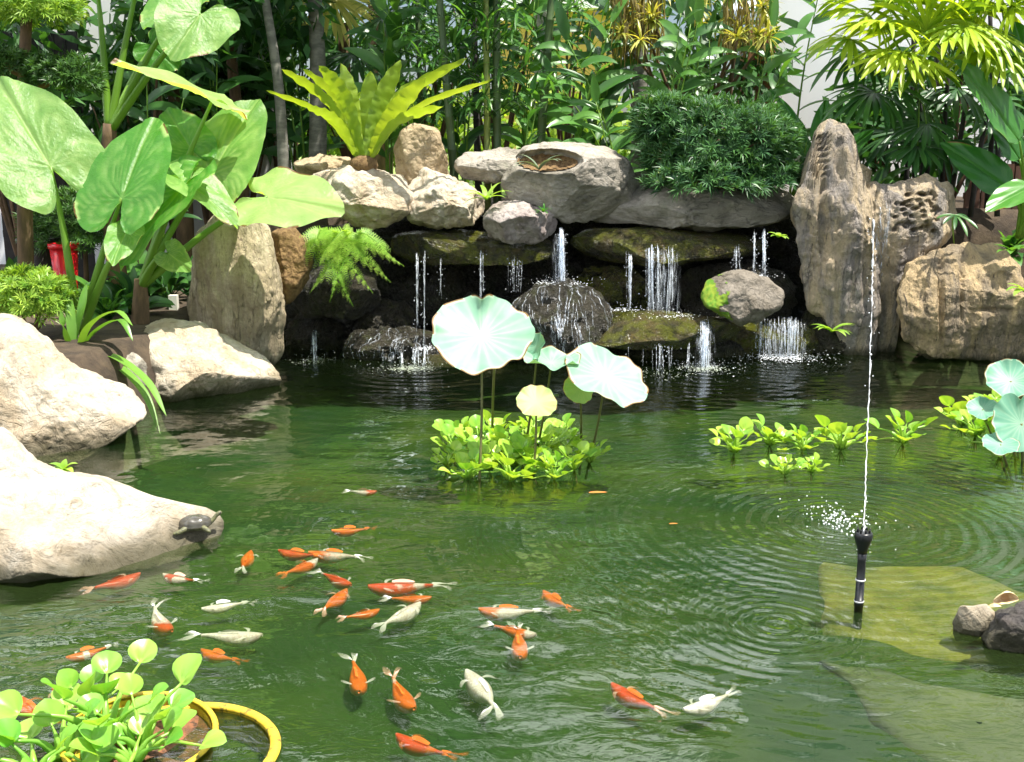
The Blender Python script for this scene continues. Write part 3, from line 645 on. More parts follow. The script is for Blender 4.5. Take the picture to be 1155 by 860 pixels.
def pad(mb, c, rx, ry, rz, r, nw, L, W, n=10, flat=0., zcut=-.6):
    """cloud of leaf whorls filling an uneven ellipsoid"""
    for i in range(nw):
        d = rnd_dir(r, zcut); f = r.random() ** .33
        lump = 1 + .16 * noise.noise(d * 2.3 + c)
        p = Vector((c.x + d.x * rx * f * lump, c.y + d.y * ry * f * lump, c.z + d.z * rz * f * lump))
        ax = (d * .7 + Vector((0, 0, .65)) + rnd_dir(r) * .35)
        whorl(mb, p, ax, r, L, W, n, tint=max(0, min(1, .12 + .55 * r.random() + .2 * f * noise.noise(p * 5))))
def px_pad(mb, px, py, rxp, ryp, Y, r, nw, L, W, n=10, dep=.8):
    s = mpp(py, Y); pad(mb, at(px, py, Y), rxp * s, rxp * s * dep, ryp * s, r, nw, L, W, n)

# topiary at the left
r = random.Random(11)
b = at(28, 330, 8.9); b.z = .42
th = thing('topiary_tree', b, 'clipped topiary pine with cloud pads at the left edge', 'tree')
mb = MB(); tube(mb, bez([b, at(28, 240, 8.9), at(30, 170, 8.9), at(27, 90, 8.9), at(30, 20, 8.9)], 24), [.065 - .001 * i for i in range(25)], 10); mb.build('trunk', M['bark'], th)
for q in ((70, 85), (12, 175), (5, 70)):
    mb = MB(); a0 = at(28, q[1] + 15, 8.9); tube(mb, bez([a0, a0.lerp(at(q[0], q[1], 8.85), .6) + Vector((0, 0, -.03)), at(q[0], q[1], 8.85)], 8), [.03 - .002 * i for i in range(9)], 7); mb.build('limb', M['bark'], th)
for (px, py, rx, ry, nw, mt) in ((42, 12, 52, 22, 420, 'podsun'), (72, 88, 46, 24, 330, 'pod'), (2, 72, 34, 18, 200, 'pod'), (2, 182, 36, 38, 320, 'pod')):
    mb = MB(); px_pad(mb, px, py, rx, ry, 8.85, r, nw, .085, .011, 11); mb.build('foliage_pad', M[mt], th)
b = at(95, 300, 9.6); b.z = .42
th = thing('potted_podocarpus', b, 'dark needle leaved bush behind the red pot', 'shrub')
mb = MB(); tube(mb, [b, b + Vector((.02, 0, .5))], [.03, .02], 8); mb.build('stem', M['bark'], th)
mb = MB(); px_pad(mb, 88, 258, 62, 46, 9.6, r, 520, .10, .012, 10); mb.build('foliage', M['pod'], th)
b = at(35, 370, 7.9); b.z = .45
th = thing('dwarf_podocarpus', b, 'low bright needle leaved bush right behind the left bank rock', 'shrub')
mb = MB()
for k in range(5): tube(mb, [b, b + Vector((r.uniform(-.2, .2), r.uniform(-.1, .1), .22))], [.012, .006], 6)
mb.build('stem', M['bark'], th)
mb = MB(); px_pad(mb, 34, 338, 52, 34, 7.9, r, 560, .085, .011, 11); mb.build('foliage', M['podsun'], th)
# round clipped shrub on the rock
r = random.Random(12)
b = at(800, 222, 10.1)
th = thing('round_shrub', b, 'round clipped blue green needle shrub on top of the long rock', 'shrub')
mb = MB()
for k in range(7): tube(mb, bez([b, b + Vector((r.uniform(-.3, .3), r.uniform(-.2, .2), .25)), b + Vector((r.uniform(-.6, .6), r.uniform(-.4, .4), .5))], 6), [.025 - .003 * i for i in range(7)], 6)
mb.build('stem', M['bark'], th)
mb = MB(); px_pad(mb, 812, 166, 90, 54, 10.0, r, 900, .125, .014, 12, dep=.6); px_pad(mb, 750, 140, 38, 32, 10.0, r, 200, .125, .014, 12); px_pad(mb, 862, 200, 42, 24, 9.9, r, 180, .12, .014, 12); px_pad(mb, 800, 204, 74, 26, 9.85, r, 260, .12, .014, 12)
mb.build('foliage', M['shrub'], th)

# elephant ears
ALO = [(1, 0), (.965, .07), (.87, .18), (.7, .30), (.46, .41), (.2, .455), (0, .48), (-.17, .45), (-.3, .36), (-.37, .25), (-.37, .16), (-.27, .085), (-.1, .03), (-.02, .0)]
def fanleaf(mb, J, T, nh, hw, out=ALO, rings=10, fold=.12, droop=.12, wave=.03, vein=.018, vf=13, tint=(.2, .6), asym=1.0, seed=0):
    J = Vector(J); T = Vector(T); A = T - J; L = A.length; a = A.normalized(); nv = Vector(nh); nv = (nv - a * nv.dot(a)).normalized(); bq = a.cross(nv)
    o2 = [Vector((x, y, 0)) for x, y in out]; rim = bez(o2, 44)
    rim = [(q.x, max(0, q.y)) for q in rim]
    full = [(x, y) for x, y in rim] + [(x, -y * asym) for x, y in rim[::-1]][1:-1]
    n = len(full); vs = [J.copy()]; ts = [tint[1]]; fs = []
    ws = hw / .48 / L
    for i in range(1, rings + 1):
        f = i / rings
        for k, (x, y) in enumerate(full):
            u, v = x * f, y * f * ws
            av = abs(v)
            ph = (u - .75 * av) * vf
            vn = math.exp(-((ph - round(ph)) / .16) ** 2) * min(1, av * 9)
            mid = math.exp(-(v / .018) ** 2)
            z = fold * av - droop * max(0, u) ** 2 + wave * f ** 3 * math.sin(k * 6.28 * 9 / n + seed) - vein * vn - .018 * mid + .012 * noise.noise(Vector((u * 6, v * 6, seed)))
            vs.append(J + a * (u * L) + bq * (v * L) + nv * (z * L))
            ts.append(1.7 if (i == rings and noise.noise(Vector((u * 3, v * 3, seed + 5))) > .34) else tint[0] + (tint[1] - tint[0]) * max(vn * .9, mid) + .12 * noise.noise(Vector((u * 9, v * 9, seed))))
    for k in range(n): fs.append((0, 1 + k, 1 + (k + 1) % n))
    for i in range(rings - 1):
        for k in range(n): fs.append((1 + i * n + k, 1 + (i + 1) * n + k, 1 + (i + 1) * n + (k + 1) % n, 1 + i * n + (k + 1) % n))
    mb.add(vs, fs, ts)
TOC = Vector((0, -.9, .45))
def alo_plant(name, label, base, specs, stem=None):
    th = thing(name, base, label, 'plant')
    for i, (J, Yj, T, Yt, wpx, nh, tint, kw, pb) in enumerate(specs):
        Jp, Tp = at(J[0], J[1], Yj), at(T[0], T[1], Yt)
        mb = MB(); fanleaf(mb, Jp, Tp, nh, wpx * mpp(J[1], Yj) * .5, tint=tint, seed=i * 3.1, **kw); lf = mb.build('leaf', M['alo'], th)
        mb = MB(); B = Vector(pb) if pb is not None else Vector(base)
        mid_ = B.lerp(Jp, .55) + Vector((0, .02, .06))
        tube(mb, bez([B, mid_, Jp], 14), [.038 - .0019 * k for k in range(15)], 9, .4)
        pt = mb.build('petiole', M['alost'], th); pt.parent = lf
    if stem: stem(th)
    return th
bA = at(92, 400, 8.1); bA.z = .42
alo_plant('elephant_ear', 'elephant ear plant with two big leaves on long stalks at the far left', bA, [
    ((57, 188), 8.1, (-6, 78), 8.4, 122, (.35, -.9, .55), (.35, .75), dict(fold=.1, wave=.02), None),
    ((137, 224), 7.95, (168, 124), 8.35, 112, (-.25, -.9, .5), (.0, .35), dict(fold=.08, wave=.012), None),
    ((142, 262), 7.9, (126, 294), 7.6, 40, (.2, -.6, .8), (.2, .5), dict(fold=.1), None)])
bB = at(158, 372, 8.6); bB.z = .45
def stemB(th):
    mb = MB(); tube(mb, bez([bB - Vector((0, 0, .05)), bB + Vector((.02, 0, .15)), bB + Vector((.03, 0, .34))], 8), [.075, .075, .07, .068, .065, .06, .055, .05, .045], 12); mb.build('stem', M['bark'], th)
pB = bB + Vector((.03, 0, .28))
alo_plant('elephant_ear', 'elephant ear plant with pale sunlit leaves spreading over the standing stone', bB, [
    ((238, 196), 8.7, (287, 104), 9.0, 104, (-.1, -.75, .65), (.25, .75), dict(fold=.08, wave=.02), pB),
    ((206, 212), 8.3, (126, 296), 7.95, 84, (-.35, -.55, .75), (.05, .45), dict(fold=.2, wave=.03), pB),
    ((205, 203), 8.35, (272, 240), 8.2, 66, (.2, -.35, .95), (.35, .7), dict(fold=.25, droop=.25), pB),
    ((302, 222), 8.5, (386, 230), 8.3, 104, (.05, -.62, .80), (.8, 1.), dict(fold=.02, wave=.035, vein=.008), pB),  # very pale tint paints the sun's glare into this leaf
    ((240, 112), 8.7, (130, 58), 8.5, 78, (.55, -.02, .9), (.9, 1.), dict(fold=.1, droop=.1, wave=.03), pB),  # near white tint stands in for sun on the upper side
    ((190, 286), 8.3, (212, 303), 8.1, 36, (-.2, -.9, .5), (.3, .7), dict(fold=.1), pB),
    ((215, 168), 8.8, (185, 118), 9.0, 60, (.0, -.8, .6), (.05, .3), dict(), pB)], stemB)
bC = at(125, 170, 9.4); bC.z = .45
def stemC(th):
    mb = MB(); tube(mb, bez([bC - Vector((0, 0, .05)), at(122, 220, 9.4), at(124, 140, 9.4)], 10), [.085 - .003 * k for k in range(11)], 12); mb.build('stem', M['bark'], th)
pC = at(123, 150, 9.4)
alo_plant('elephant_ear', 'tallest elephant ear plant whose leaves reach the top of the photo', bC, [
    ((226, 16), 9.1, (192, 62), 8.8, 92, (.3, -.75, .6), (.35, .75), dict(fold=.12, wave=.03), pC),
    ((205, 4), 9.3, (160, 26), 9.0, 70, (-.1, -.55, .8), (.2, .5), dict(fold=.15), pC),
    ((158, -30), 9.5, (120, -80), 9.6, 90, (.1, -.8, .6), (.2, .5), dict(), pC),
    ((108, -30), 9.5, (60, -70), 9.4, 90, (-.1, -.6, .8), (.2, .5), dict(), pC),
    ((172, 52), 9.9, (200, 78), 9.9, 50, (0, -.9, .4), (.0, .15), dict(), pC)], stemC)

# bird's nest fern
r = random.Random(21)
b = at(410, 182, 9.9)
th = thing('nest_fern', b, "glowing lime bird's nest fern sitting on the rocks", 'fern')
fr_ = [((300, 102), 9.6), ((318, 78), 9.8), ((342, 78), 10.1), ((360, 74), 9.8), ((385, 72), 10.1), ((418, 80), 9.85), ((452, 68), 9.9), ((420, 95), 10.3), ((505, 78), 9.8), ((527, 66), 10.1), ((556, 90), 9.7), ((480, 88), 9.6), ((345, 120), 9.5), ((500, 120), 9.5), ((470, 90), 10.3), ((350, 100), 10.2)]
for i, (q, Yq) in enumerate(fr_):
    T = at(q[0], q[1], Yq); B = b + Vector((r.uniform(-.05, .05), r.uniform(-.05, .05), -.02)); wide = .19 if abs(q[0] - 425) < 75 else .13
    if q[0] in (300, 556): wide = .075
    mid_ = B.lerp(T, .5) + Vector(((B.x - T.x) * .12, 0, .10 if abs(q[0] - 425) > 60 else .0))
    mb = MB(); ribbon(mb, B, (0, 0, 1), 1, wide, n=26, fold=.22, path=[B, mid_, T], wav=.085, wfreq=6 + r.random() * 2, tint=r.uniform(.3, .75), up=Vector((.2 * (b.x - T.x), .75, .65)),
                      prof=lambda t: (.28 + .9 * t) * (1 - max(0, (t - .55) / .45) ** 2.2) ** .8 if t < .999 else .0)
    mb.build('frond', M['nest'], th)
mb = MB(); lathe(mb, [(.10, -.10), (.13, -.04), (.11, .02), (.05, .05)], b, 14); mb.build('root_ball', M['peat'], th)

# feathery fern over the left falls
r = random.Random(22)
b = at(388, 285, 9.45)
th = thing('feather_fern', b, 'feathery lime green fern hanging beside the left falls', 'fern')
def frond(mb, path, W, np_=14, tint=.5):
    pts = bez(path, np_); tube(mb, pts, [.004] * (np_ + 1), 4, .3)
    for i in range(2, np_ + 1):
        t = i / np_; d = (pts[i] - pts[i - 1]).normalized(); _, s, u = frame(d)
        for sg in (-1, 1):
            L = W * math.sin(math.pi * (t * .85 + .12)); dd = (s * sg + d * .65 + Vector((0, -.1, -.15))).normalized()
            q = pts[i]; ns = 7
            for k in range(1, ns + 1):
                f = k / ns; c0 = q + dd * L * f + Vector((0, 0, -.2 * L * f * f)); l2 = L * .34 * (1.1 - f * .8); perp = dd.cross(Vector((0, -.8, .5))).normalized()
                for s2 in (-1, 1):
                    e = c0 + (perp * s2 + dd * .7).normalized() * l2
                    wv_ = (dd * l2 * .24)
                    mb.add([c0 - wv_ * .7, c0 + wv_ * .7, e + wv_ * .25, e - wv_ * .25], [(0, 1, 2, 3)], max(0, min(1, tint + r.uniform(-.25, .25))))
for i, q in enumerate([(335, 315), (345, 285), (350, 330), (372, 340), (398, 345), (420, 330), (440, 318), (455, 300), (440, 290), (400, 310), (375, 305), (360, 300), (415, 300), (425, 280), (358, 275), (390, 330)]):
    T = at(q[0], q[1], 9.3 + r.uniform(-.12, .12)); st = at(385 + r.uniform(-28, 28), 268 + r.uniform(-8, 14), 9.45)
    mb = MB(); frond(mb, [b.lerp(st, .2), st, st.lerp(T, .6) + Vector((0, -.05, .05)), T], .15, tint=r.uniform(.35, .8)); mb.build('frond', M['fern'], th)
def small_fern(name, label, px, py, Y, spread, n, mat, seed, W=.05, drop=.3, cat='fern'):
    r_ = random.Random(seed); b_ = at(px, py, Y); th_ = thing(name, b_, label, cat)
    for i in range(n):
        a = 6.28 * i / n + r_.random(); d = Vector((math.cos(a), math.sin(a) * .6 - .3, r_.uniform(.4, 1.1)))
        mb_ = MB(); ribbon(mb_, b_, d, spread * r_.uniform(.7, 1.1), W, droop=drop * 4, n=7, tint=r_.uniform(.3, .8)); mb_.build('leaf', M[mat], th_)
    return th_
small_fern('strap_fern', 'small bright strap fern left of the pinkish boulder', 549, 226, 9.55, .25, 8, 'fern', 1, .045)
small_fern('tuft_plant', 'tiny green tuft on top of the pinkish boulder', 613, 240, 9.5, .10, 9, 'hel', 2, .025)
small_fern('tiny_fern', 'tiny pale green fern under the long shrub rock', 878, 268, 9.5, .10, 7, 'fern', 3, .05)
small_fern('wall_fern', 'bright little fern at the foot of the tallest stone', 938, 375, 9.3, .22, 9, 'fern', 4, .05)
small_fern('bank_sprout', 'small leafy sprout between the bank rock and the white slab', 72, 530, 5.9, .09, 8, 'hya', 5, .045)
small_fern('bromeliad', 'grey green air plant growing in the hollow of the planter rock', 608, 192, 9.65, .30, 7, 'air', 6, .05)
small_fern('edge_plant', 'small pale leaved plant above the brown boulder at the right edge', 1140, 285, 9.3, .18, 8, 'gingl', 8, .07)
small_fern('edge_fern', 'pale green fern at the right edge beside the brown boulder', 1156, 330, 9.1, .24, 7, 'fern', 9, .07)

# crinum on the left bank
r = random.Random(23)
b = at(88, 412, 7.75); b.z = .42
th = thing('crinum_lily', b, 'strappy lily with one long leaf trailing down to the water', 'plant')
for path in ([at(90, 400, 7.75), at(120, 405, 7.6), at(160, 440, 7.35), at(181, 490, 7.15)], [at(90, 402, 7.75), at(125, 402, 7.5), at(165, 430, 7.3), at(188, 470, 7.1)], [at(88, 400, 7.75), at(100, 370, 7.6), at(130, 352, 7.5), at(150, 368, 7.4)],
             [at(88, 400, 7.75), at(108, 375, 7.7), at(135, 362, 7.6), at(150, 385, 7.5)], [at(85, 400, 7.75), at(80, 360, 7.8), at(78, 330, 7.9)], [at(82, 402, 7.75), at(72, 375, 7.7), at(68, 350, 7.7)],
             [at(90, 404, 7.75), at(112, 412, 7.6), at(130, 425, 7.5), at(138, 445, 7.4)], [at(85, 400, 7.75), at(92, 352, 7.8), at(98, 318, 7.9)]):
    mb = MB(); ribbon(mb, b, (0, 0, 1), 1, .075, n=16, fold=.3, prof=strap, path=path, tint=r.uniform(.3, .75)); mb.build('leaf', M['crin'], th)

# red pot, dark pot, clay pot, white lamp
def pot(name, label, px, pyb, Y, r0, r1, h, mat):
    b_ = at(px, pyb, Y); th_ = thing(name, b_, label, 'pot')
    mb_ = MB(); lathe(mb_, [(r0, 0), (r0 * 1.02, .01), (r1, h * .9), (r1 * .9, h * .9), (r0 * .9, .04)], b_, 28, cap=True); mb_.build('body', mat, th_)
    mb_ = MB(); lathe(mb_, [(r1 * 1.0, h * .88), (r1 * 1.1, h * .9), (r1 * 1.1, h), (r1 * .92, h), (r1 * .9, h * .86)], b_, 28, cap=False); mb_.build('rim', mat, th_)
    mb_ = MB(); lathe(mb_, [(r1 * .93, h * .84), (.01, h * .9)], b_, 20); mb_.build('soil', M['soil'], th_)
pot('red_pot', 'bright red glazed pot behind the elephant ear stalks', 76, 328, 9.3, .085, .115, .40, M['red'])
pot('dark_pot', 'dark brown pot behind the topiary trunk', 48, 320, 9.7, .13, .17, .40, M['darkpot'])
pot('clay_pot', 'rust red clay pot at the left edge behind the topiary', 8, 150, 10.4, .13, .2, .26, M['clay'])
b = at(197, 358, 9.3); th = thing('garden_lamp', b, 'little white garden lamp in the dark beside the standing stone', 'lamp')
mb = MB(); tube(mb, [b, b + Vector((0, 0, .06))], .012, 8); mb.build('stake', M['black'], th)
mb = MB(); box(mb, (b.x - .035, b.y - .03, b.z + .063), (b.x + .035, b.y + .03, b.z + .19)); mb.build('lens', M['lens'], th, smooth=False)

r = random.Random(47)
for i, (px, py, Y, mt, sp_, lb) in enumerate([(150, 352, 9.0, 'dark', .34, 'dark low broadleaf behind the boulder on the left bank'), (190, 345, 9.6, 'dark', .40, 'dark low broadleaf beside the little white lamp'), (125, 372, 8.7, 'ging', .28, 'green low broadleaf at the foot of the elephant ears'), (110, 330, 9.2, 'ging', .34, 'green leafy clump right of the red pot'), (60, 352, 9.4, 'dark', .34, 'dark leafy clump below the red pot'), (215, 330, 9.9, 'dark', .42, 'dark leafy clump behind the upright cream stone'),
        (165, 300, 10.2, 'ging', .45, 'green leafy clump in the shade behind the elephant ears'), (10, 320, 9.6, 'dark', .4, 'dark leafy clump at the left edge under the topiary'), (985, 195, 10.7, 'ging', .4, 'green leafy clump behind the broad stone'), (1110, 265, 10.4, 'dark', .4, 'dark leafy clump behind the big brown boulder'), (1140, 262, 10.6, 'ging', .4, 'green leafy clump below the heliconia')]):
    b_ = at(px, py, Y); b_.z = max(ground_h(b_.x, b_.y), .3); th_ = thing('leafy_clump', b_, lb, 'plant', 'low leafy clumps'); mb_ = MB()
    for k in range(26):
        a = r.random() * 6.28; e = r.uniform(.35, 1.4); d = Vector((math.cos(a) * math.cos(e), math.sin(a) * math.cos(e), math.sin(e))); q = b_ + d * sp_ * r.uniform(.2, .6)
        tube(mb_, [b_, q], [.006, .004], 4, .3); ribbon(mb_, q, (d + Vector((0, -.3, 0))).normalized(), sp_ * r.uniform(.5, .9), sp_ * .26, 1.3, 6, .25, tint=r.random(), up=Vector((r.uniform(-.3, .3), -.5, .8)))
    mb_.build('foliage', M[mt], th_)
# trunks with crowns above the picture
def leafcloud(mb, c, rx, ry, rz, r_, n, L, W, droop=.6):
    for i in range(n):
        d = rnd_dir(r_); f = r_.random() ** .4; p = Vector((c.x + d.x * rx * f, c.y + d.y * ry * f, c.z + d.z * rz * f))
        dd = (rnd_dir(r_) + Vector((0, 0, -.3)) + d * .4).normalized(); sd = dd.cross(rnd_dir(r_)).normalized()
        l_ = L * r_.uniform(.6, 1.2); w_ = W * r_.uniform(.7, 1.2)
        m1 = p + dd * l_ * .45; m2 = p + dd * l_ + Vector((0, 0, -.15 * l_))
        mb.add([p, m1 - sd * w_ * .5, m1 + sd * w_ * .5, m2], [(0, 1, 3, 2)], r_.random())
def tree(name, label, px, pyb, Y, rad, H, clumps, mat, bark, seed, leaf=(.22, .09), lean=0, nleaf=190):
    r_ = random.Random(seed); b_ = at(px, pyb, Y); b_.z = max(.4, ground_h(b_.x, b_.y)) - .03
    th_ = thing(name, b_, label, 'tree'); top = b_ + Vector((lean, .1, H))
    mb_ = MB(); tube(mb_, bez([b_, b_ + Vector((lean * .3 + .03, 0, H * .4)), b_ + Vector((lean * .7 - .03, .05, H * .75)), top], 16), [rad * (1 - .55 * i / 16) for i in range(17)], 12); mb_.build('trunk', bark, th_)
    mb_ = MB(); mc = MB()
    for i in range(clumps):
        a = 6.28 * i / clumps + r_.random(); e = top + Vector((math.cos(a) * r_.uniform(.5, 1.5), math.sin(a) * r_.uniform(.3, 1.1), r_.uniform(-.5, 1.3)))
        st = b_.lerp(top, r_.uniform(.75, .98)); tube(mb_, bez([st, st.lerp(e, .5) + Vector((0, 0, .15)), e], 6), [rad * .35 * (1 - .7 * k / 6) for k in range(7)], 6)
        leafcloud(mc, e, r_.uniform(.45, .75), r_.uniform(.45, .7), r_.uniform(.3, .5), r_, nleaf, leaf[0], leaf[1])
    mb_.build('limbs', bark, th_); mc.build('crown', mat, th_)
tree('tree', 'brown trunked tree behind the white edged elephant ear leaf', 205, 230, 11.3, .10, 3.0, 8, M['dark'], M['bark'], 31)
tree('tree', 'slim brown trunked tree left of the grey palm trunk', 270, 200, 11.8, .085, 3.1, 8, M['dark'], M['bark'], 32)
tree('tree', 'smooth grey trunked tree behind the left side of the nest fern', 356, 190, 11.5, .10, 3.4, 9, M['dark'], M['greybark'], 33, lean=.1)
tree('tree', 'thin grey green trunked tree just left of the nest fern', 320, 190, 10.9, .06, 2.9, 6, M['dark'], M['greybark'], 34, lean=-.15)
tree('tree', 'pale trunked tree in the gap left of the round shrub', 718, 190, 13.0, .10, 3.2, 8, M['ging'], M['greybark'], 35)

# bamboo canes
def cane(label, px0, px1, Y, rad, mat, seed, H=3.9):
    r_ = random.Random(seed); b_ = at(px0, 190, Y); b_.z = 1.18; tp = at(px1, 0, Y); dirn = (tp - b_); top = b_ + dirn * (H / dirn.z)
    th_ = thing('bamboo_cane', b_, label, 'bamboo', 'bamboo canes behind the planter rock')
    pts = []; rs = []; nd = 13
    for i in range(nd):
        for f, k in ((0.0, 1.12), (.03, .98), (.5, .96), (.97, 1.0)):
            pts.append(b_.lerp(top, (i + f) / nd)); rs.append(rad * k * (1 - .4 * i / nd))
    mb_ = MB(); tube(mb_, pts, rs, 10); mb_.build('stem', mat, th_)
    mb_ = MB()
    for i in range(3, nd + 1):
        for q in range(4):
            a = r_.random() * 6.28; p = b_.lerp(top, i / nd); d = Vector((math.cos(a), math.sin(a), .5)); e = p + d.normalized() * r_.uniform(.3, .8)
            tube(mb_, [p, e], [.006, .003], 4, .2)
            for k in range(9):
                s = p.lerp(e, r_.uniform(.3, 1)); ribbon(mb_, s, (d + rnd_dir(r_)).normalized(), r_.uniform(.16, .3), .03, 1.0, 4, .2, tint=r_.random())
    mb_.build('foliage', M['ging'], th_)
cane('leaning green bamboo cane nearest the nest fern', 515, 496, 10.7, .043, M['bamboo'], 41)
cane('yellowish bamboo cane of the middle pair', 550, 548, 10.8, .035, M['bambooy'], 42)
cane('grey green bamboo cane right of the yellowish one', 561, 560, 10.85, .045, M['bamboo'], 43)
cane('bamboo cane leaning right above the planter hollow', 604, 622, 10.9, .048, M['bamboo'], 44)
cane('dark slim bamboo cane behind the middle pair', 540, 534, 11.5, .04, M['darkwood'], 45)
cane('far left slim bamboo cane above the upright tan block', 478, 470, 11.6, .03, M['bamboo'], 46)

# gingers and other leafy stalks
def ginger(label, px, pyb, Y, px1, py1, n, L, W, mat, seed, arch=.15, group='leafy ginger stalks behind the rocks', cat='plant', name='ginger_plant', stems=1, leaf_up=.6):
    r_ = random.Random(seed); b_ = at(px, pyb, Y); b_.z = max(ground_h(b_.x, b_.y), b_.z - .5) - .02
    th_ = thing(name, b_, label, cat, group)
    ml = MB(); ms = MB()
    for s_i in range(stems):
        j = Vector((r_.uniform(-.25, .25), r_.uniform(-.2, .2), 0)) if s_i else Vector((0, 0, 0))
        T = at(px1, py1, Y) + j * 1.8 + Vector((0, 0, r_.uniform(-.35, .1) if s_i else 0)); B = b_ + j * .4
        pts = bez([B, B.lerp(T, .5) + Vector((-(T.x - B.x) * .2, 0, arch * .3)), T], 14)
        tube(ms, pts, [.014 - .0007 * k for k in range(15)], 6, .4)
        pl = r_.uniform(0, 6.28)
        for i in range(n):
            t = .25 + .75 * i / (n - 1); k = min(13, int(t * 14)); p = pts[k].lerp(pts[k + 1], t * 14 - k); d = (pts[k + 1] - pts[k]).normalized()
            sg = 1 if i % 2 else -1; side = Vector((math.cos(pl), math.sin(pl) * .7, 0)) * sg
            dd = (side + d * leaf_up + Vector((0, -.15, .1)) + rnd_dir(r_) * .15).normalized()
            if i == n - 1: dd = (d + side * .2).normalized()
            ribbon(ml, p, dd, L * r_.uniform(.75, 1.1) * (.75 + .25 * math.sin(3.14 * t)), W * r_.uniform(.8, 1.1), r_.uniform(.5, 1.3), 7, .28, tint=r_.random() * .8 + .1, up=Vector((r_.uniform(-.4, .4), -r_.uniform(.2, 1.), r_.uniform(.35, .9))))
    ms.build('stem', M['alost'], th_); ml.build('foliage', mat if not isinstance(mat, str) else M[mat], th_)
    return th_
G = [('ginger with upright dark leaves directly behind the left end of the round shrub', 752, 160, 10.7, 768, 15, 10, .5, .085, 'ging', 3),
     ('bright ginger shoot rising from behind the middle of the round shrub', 802, 160, 10.8, 800, 45, 9, .42, .075, 'ging', 2),
     ('ginger with long leaves leaning right in front of the brick pillar', 845, 160, 10.8, 872, 30, 9, .5, .08, 'ging', 2),
     ('grey green ginger stalk with paired leaves against the white wall', 893, 170, 11.3, 930, -40, 13, .5, .085, 'ging', 1),
     ('ginger arching left over the planter rock with shiny leaves', 705, 200, 10.6, 640, 45, 11, .55, .08, 'ging', 2),
     ('pale green young ginger right of the planter rock', 700, 225, 10.4, 672, 115, 7, .36, .07, 'gingl', 1),
     ('drooping ginger stalk between the bamboo and the planter rock', 645, 190, 10.9, 690, 25, 10, .55, .085, 'ging', 2),
     ('dark ginger behind the right fronds of the nest fern', 520, 180, 11.2, 540, 10, 10, .5, .08, 'dark', 3),
     ('broad dark ginger behind the middle of the nest fern', 440, 180, 11.4, 450, -5, 11, .6, .10, 'ging', 3),
     ('dark ginger left of the nest fern beside the thin trunk', 340, 180, 11.6, 300, 20, 10, .55, .10, 'dark', 3),
     ('shadowy ginger between the brown tree trunks', 245, 200, 11.1, 238, 30, 10, .5, .09, 'dark', 3),
     ('low ginger shoot hanging over the soil hollow', 590, 175, 10.5, 600, 105, 7, .3, .06, 'ging', 2),
     ('tall ginger behind the bamboo at the top middle', 590, 180, 11.8, 610, -20, 12, .6, .09, 'ging', 3),
     ('dark ginger left of the hanging yellow dracaena', 665, 185, 11.9, 690, -20, 12, .6, .09, 'dark', 3),
     ('dark ginger behind the hanging yellow dracaena', 775, 150, 12.2, 780, -20, 12, .6, .09, 'dark', 3),
     ('shaded ginger behind the tall elephant ear plant', 170, 240, 10.4, 165, 75, 9, .45, .08, 'dark', 2)]
for i, g in enumerate(G): ginger(*g[:8], g[8] * 1.35, g[9], seed=60 + i, stems=g[10])

# fan palms
def fan(mb, c, ax, up, L, W, n, spread, r_, tint, droop=.7):
    d, s, u = frame(ax); u = Vector(up); u = (u - d * u.dot(d)).normalized(); s = d.cross(u)
    for k in range(n):
        a = spread * (k / (n - 1) - .5) + r_.uniform(-.05, .05)
        dd = (d * math.cos(a) + s * math.sin(a) + u * r_.uniform(-.05, .18)).normalized()
        ribbon(mb, c, dd, L * r_.uniform(.8, 1.1) * (1 - .25 * abs(a) / spread), W, droop * r_.uniform(.7, 1.4), 8, .35, prof=lambda t: (.45 + .9 * t if t < .6 else 1.0 * (1 - ((t - .6) / .4) ** 2.5)), tint=max(0, min(1, tint + r_.uniform(-.3, .3))), up=u)
r = random.Random(81)
b = at(392, 180, 12.3); b.z = 1.2
th = thing('fan_palm', b, 'fan palm with one yellowish lit leaf behind the nest fern', 'palm')
mb = MB(); tube(mb, [b, b + Vector((0, 0, 1.9))], [.07, .06], 10); mb.build('trunk', M['bark'], th)
for (px, py, Y, ax, tn, mt) in ((372, -5, 12.0, (.35, -.3, -.8), .75, 'india'), (430, 20, 12.0, (.6, -.4, -.3), .4, 'ging'), (345, 30, 12, (-.6, -.5, -.3), .3, 'ging'), (400, 60, 11.9, (.2, -.6, -.4), .35, 'dark'), (455, 40, 12.2, (.7, -.4, -.1), .3, 'ging')):
    c_ = at(px, py, Y); mb = MB(); fan(mb, c_, ax, (0, -.6, .6), .62, .05, 22, 3.6, r, tn, .5); lf = mb.build('leaf', M[mt], th)
    mb = MB(); tube(mb, bez([b + Vector((0, 0, 1.85)), (b + Vector((0, 0, 1.95))).lerp(c_, .5) + Vector((0, 0, .1)), c_], 8), .008, 6, .4); q = mb.build('petiole', M['alost'], th); q.parent = lf
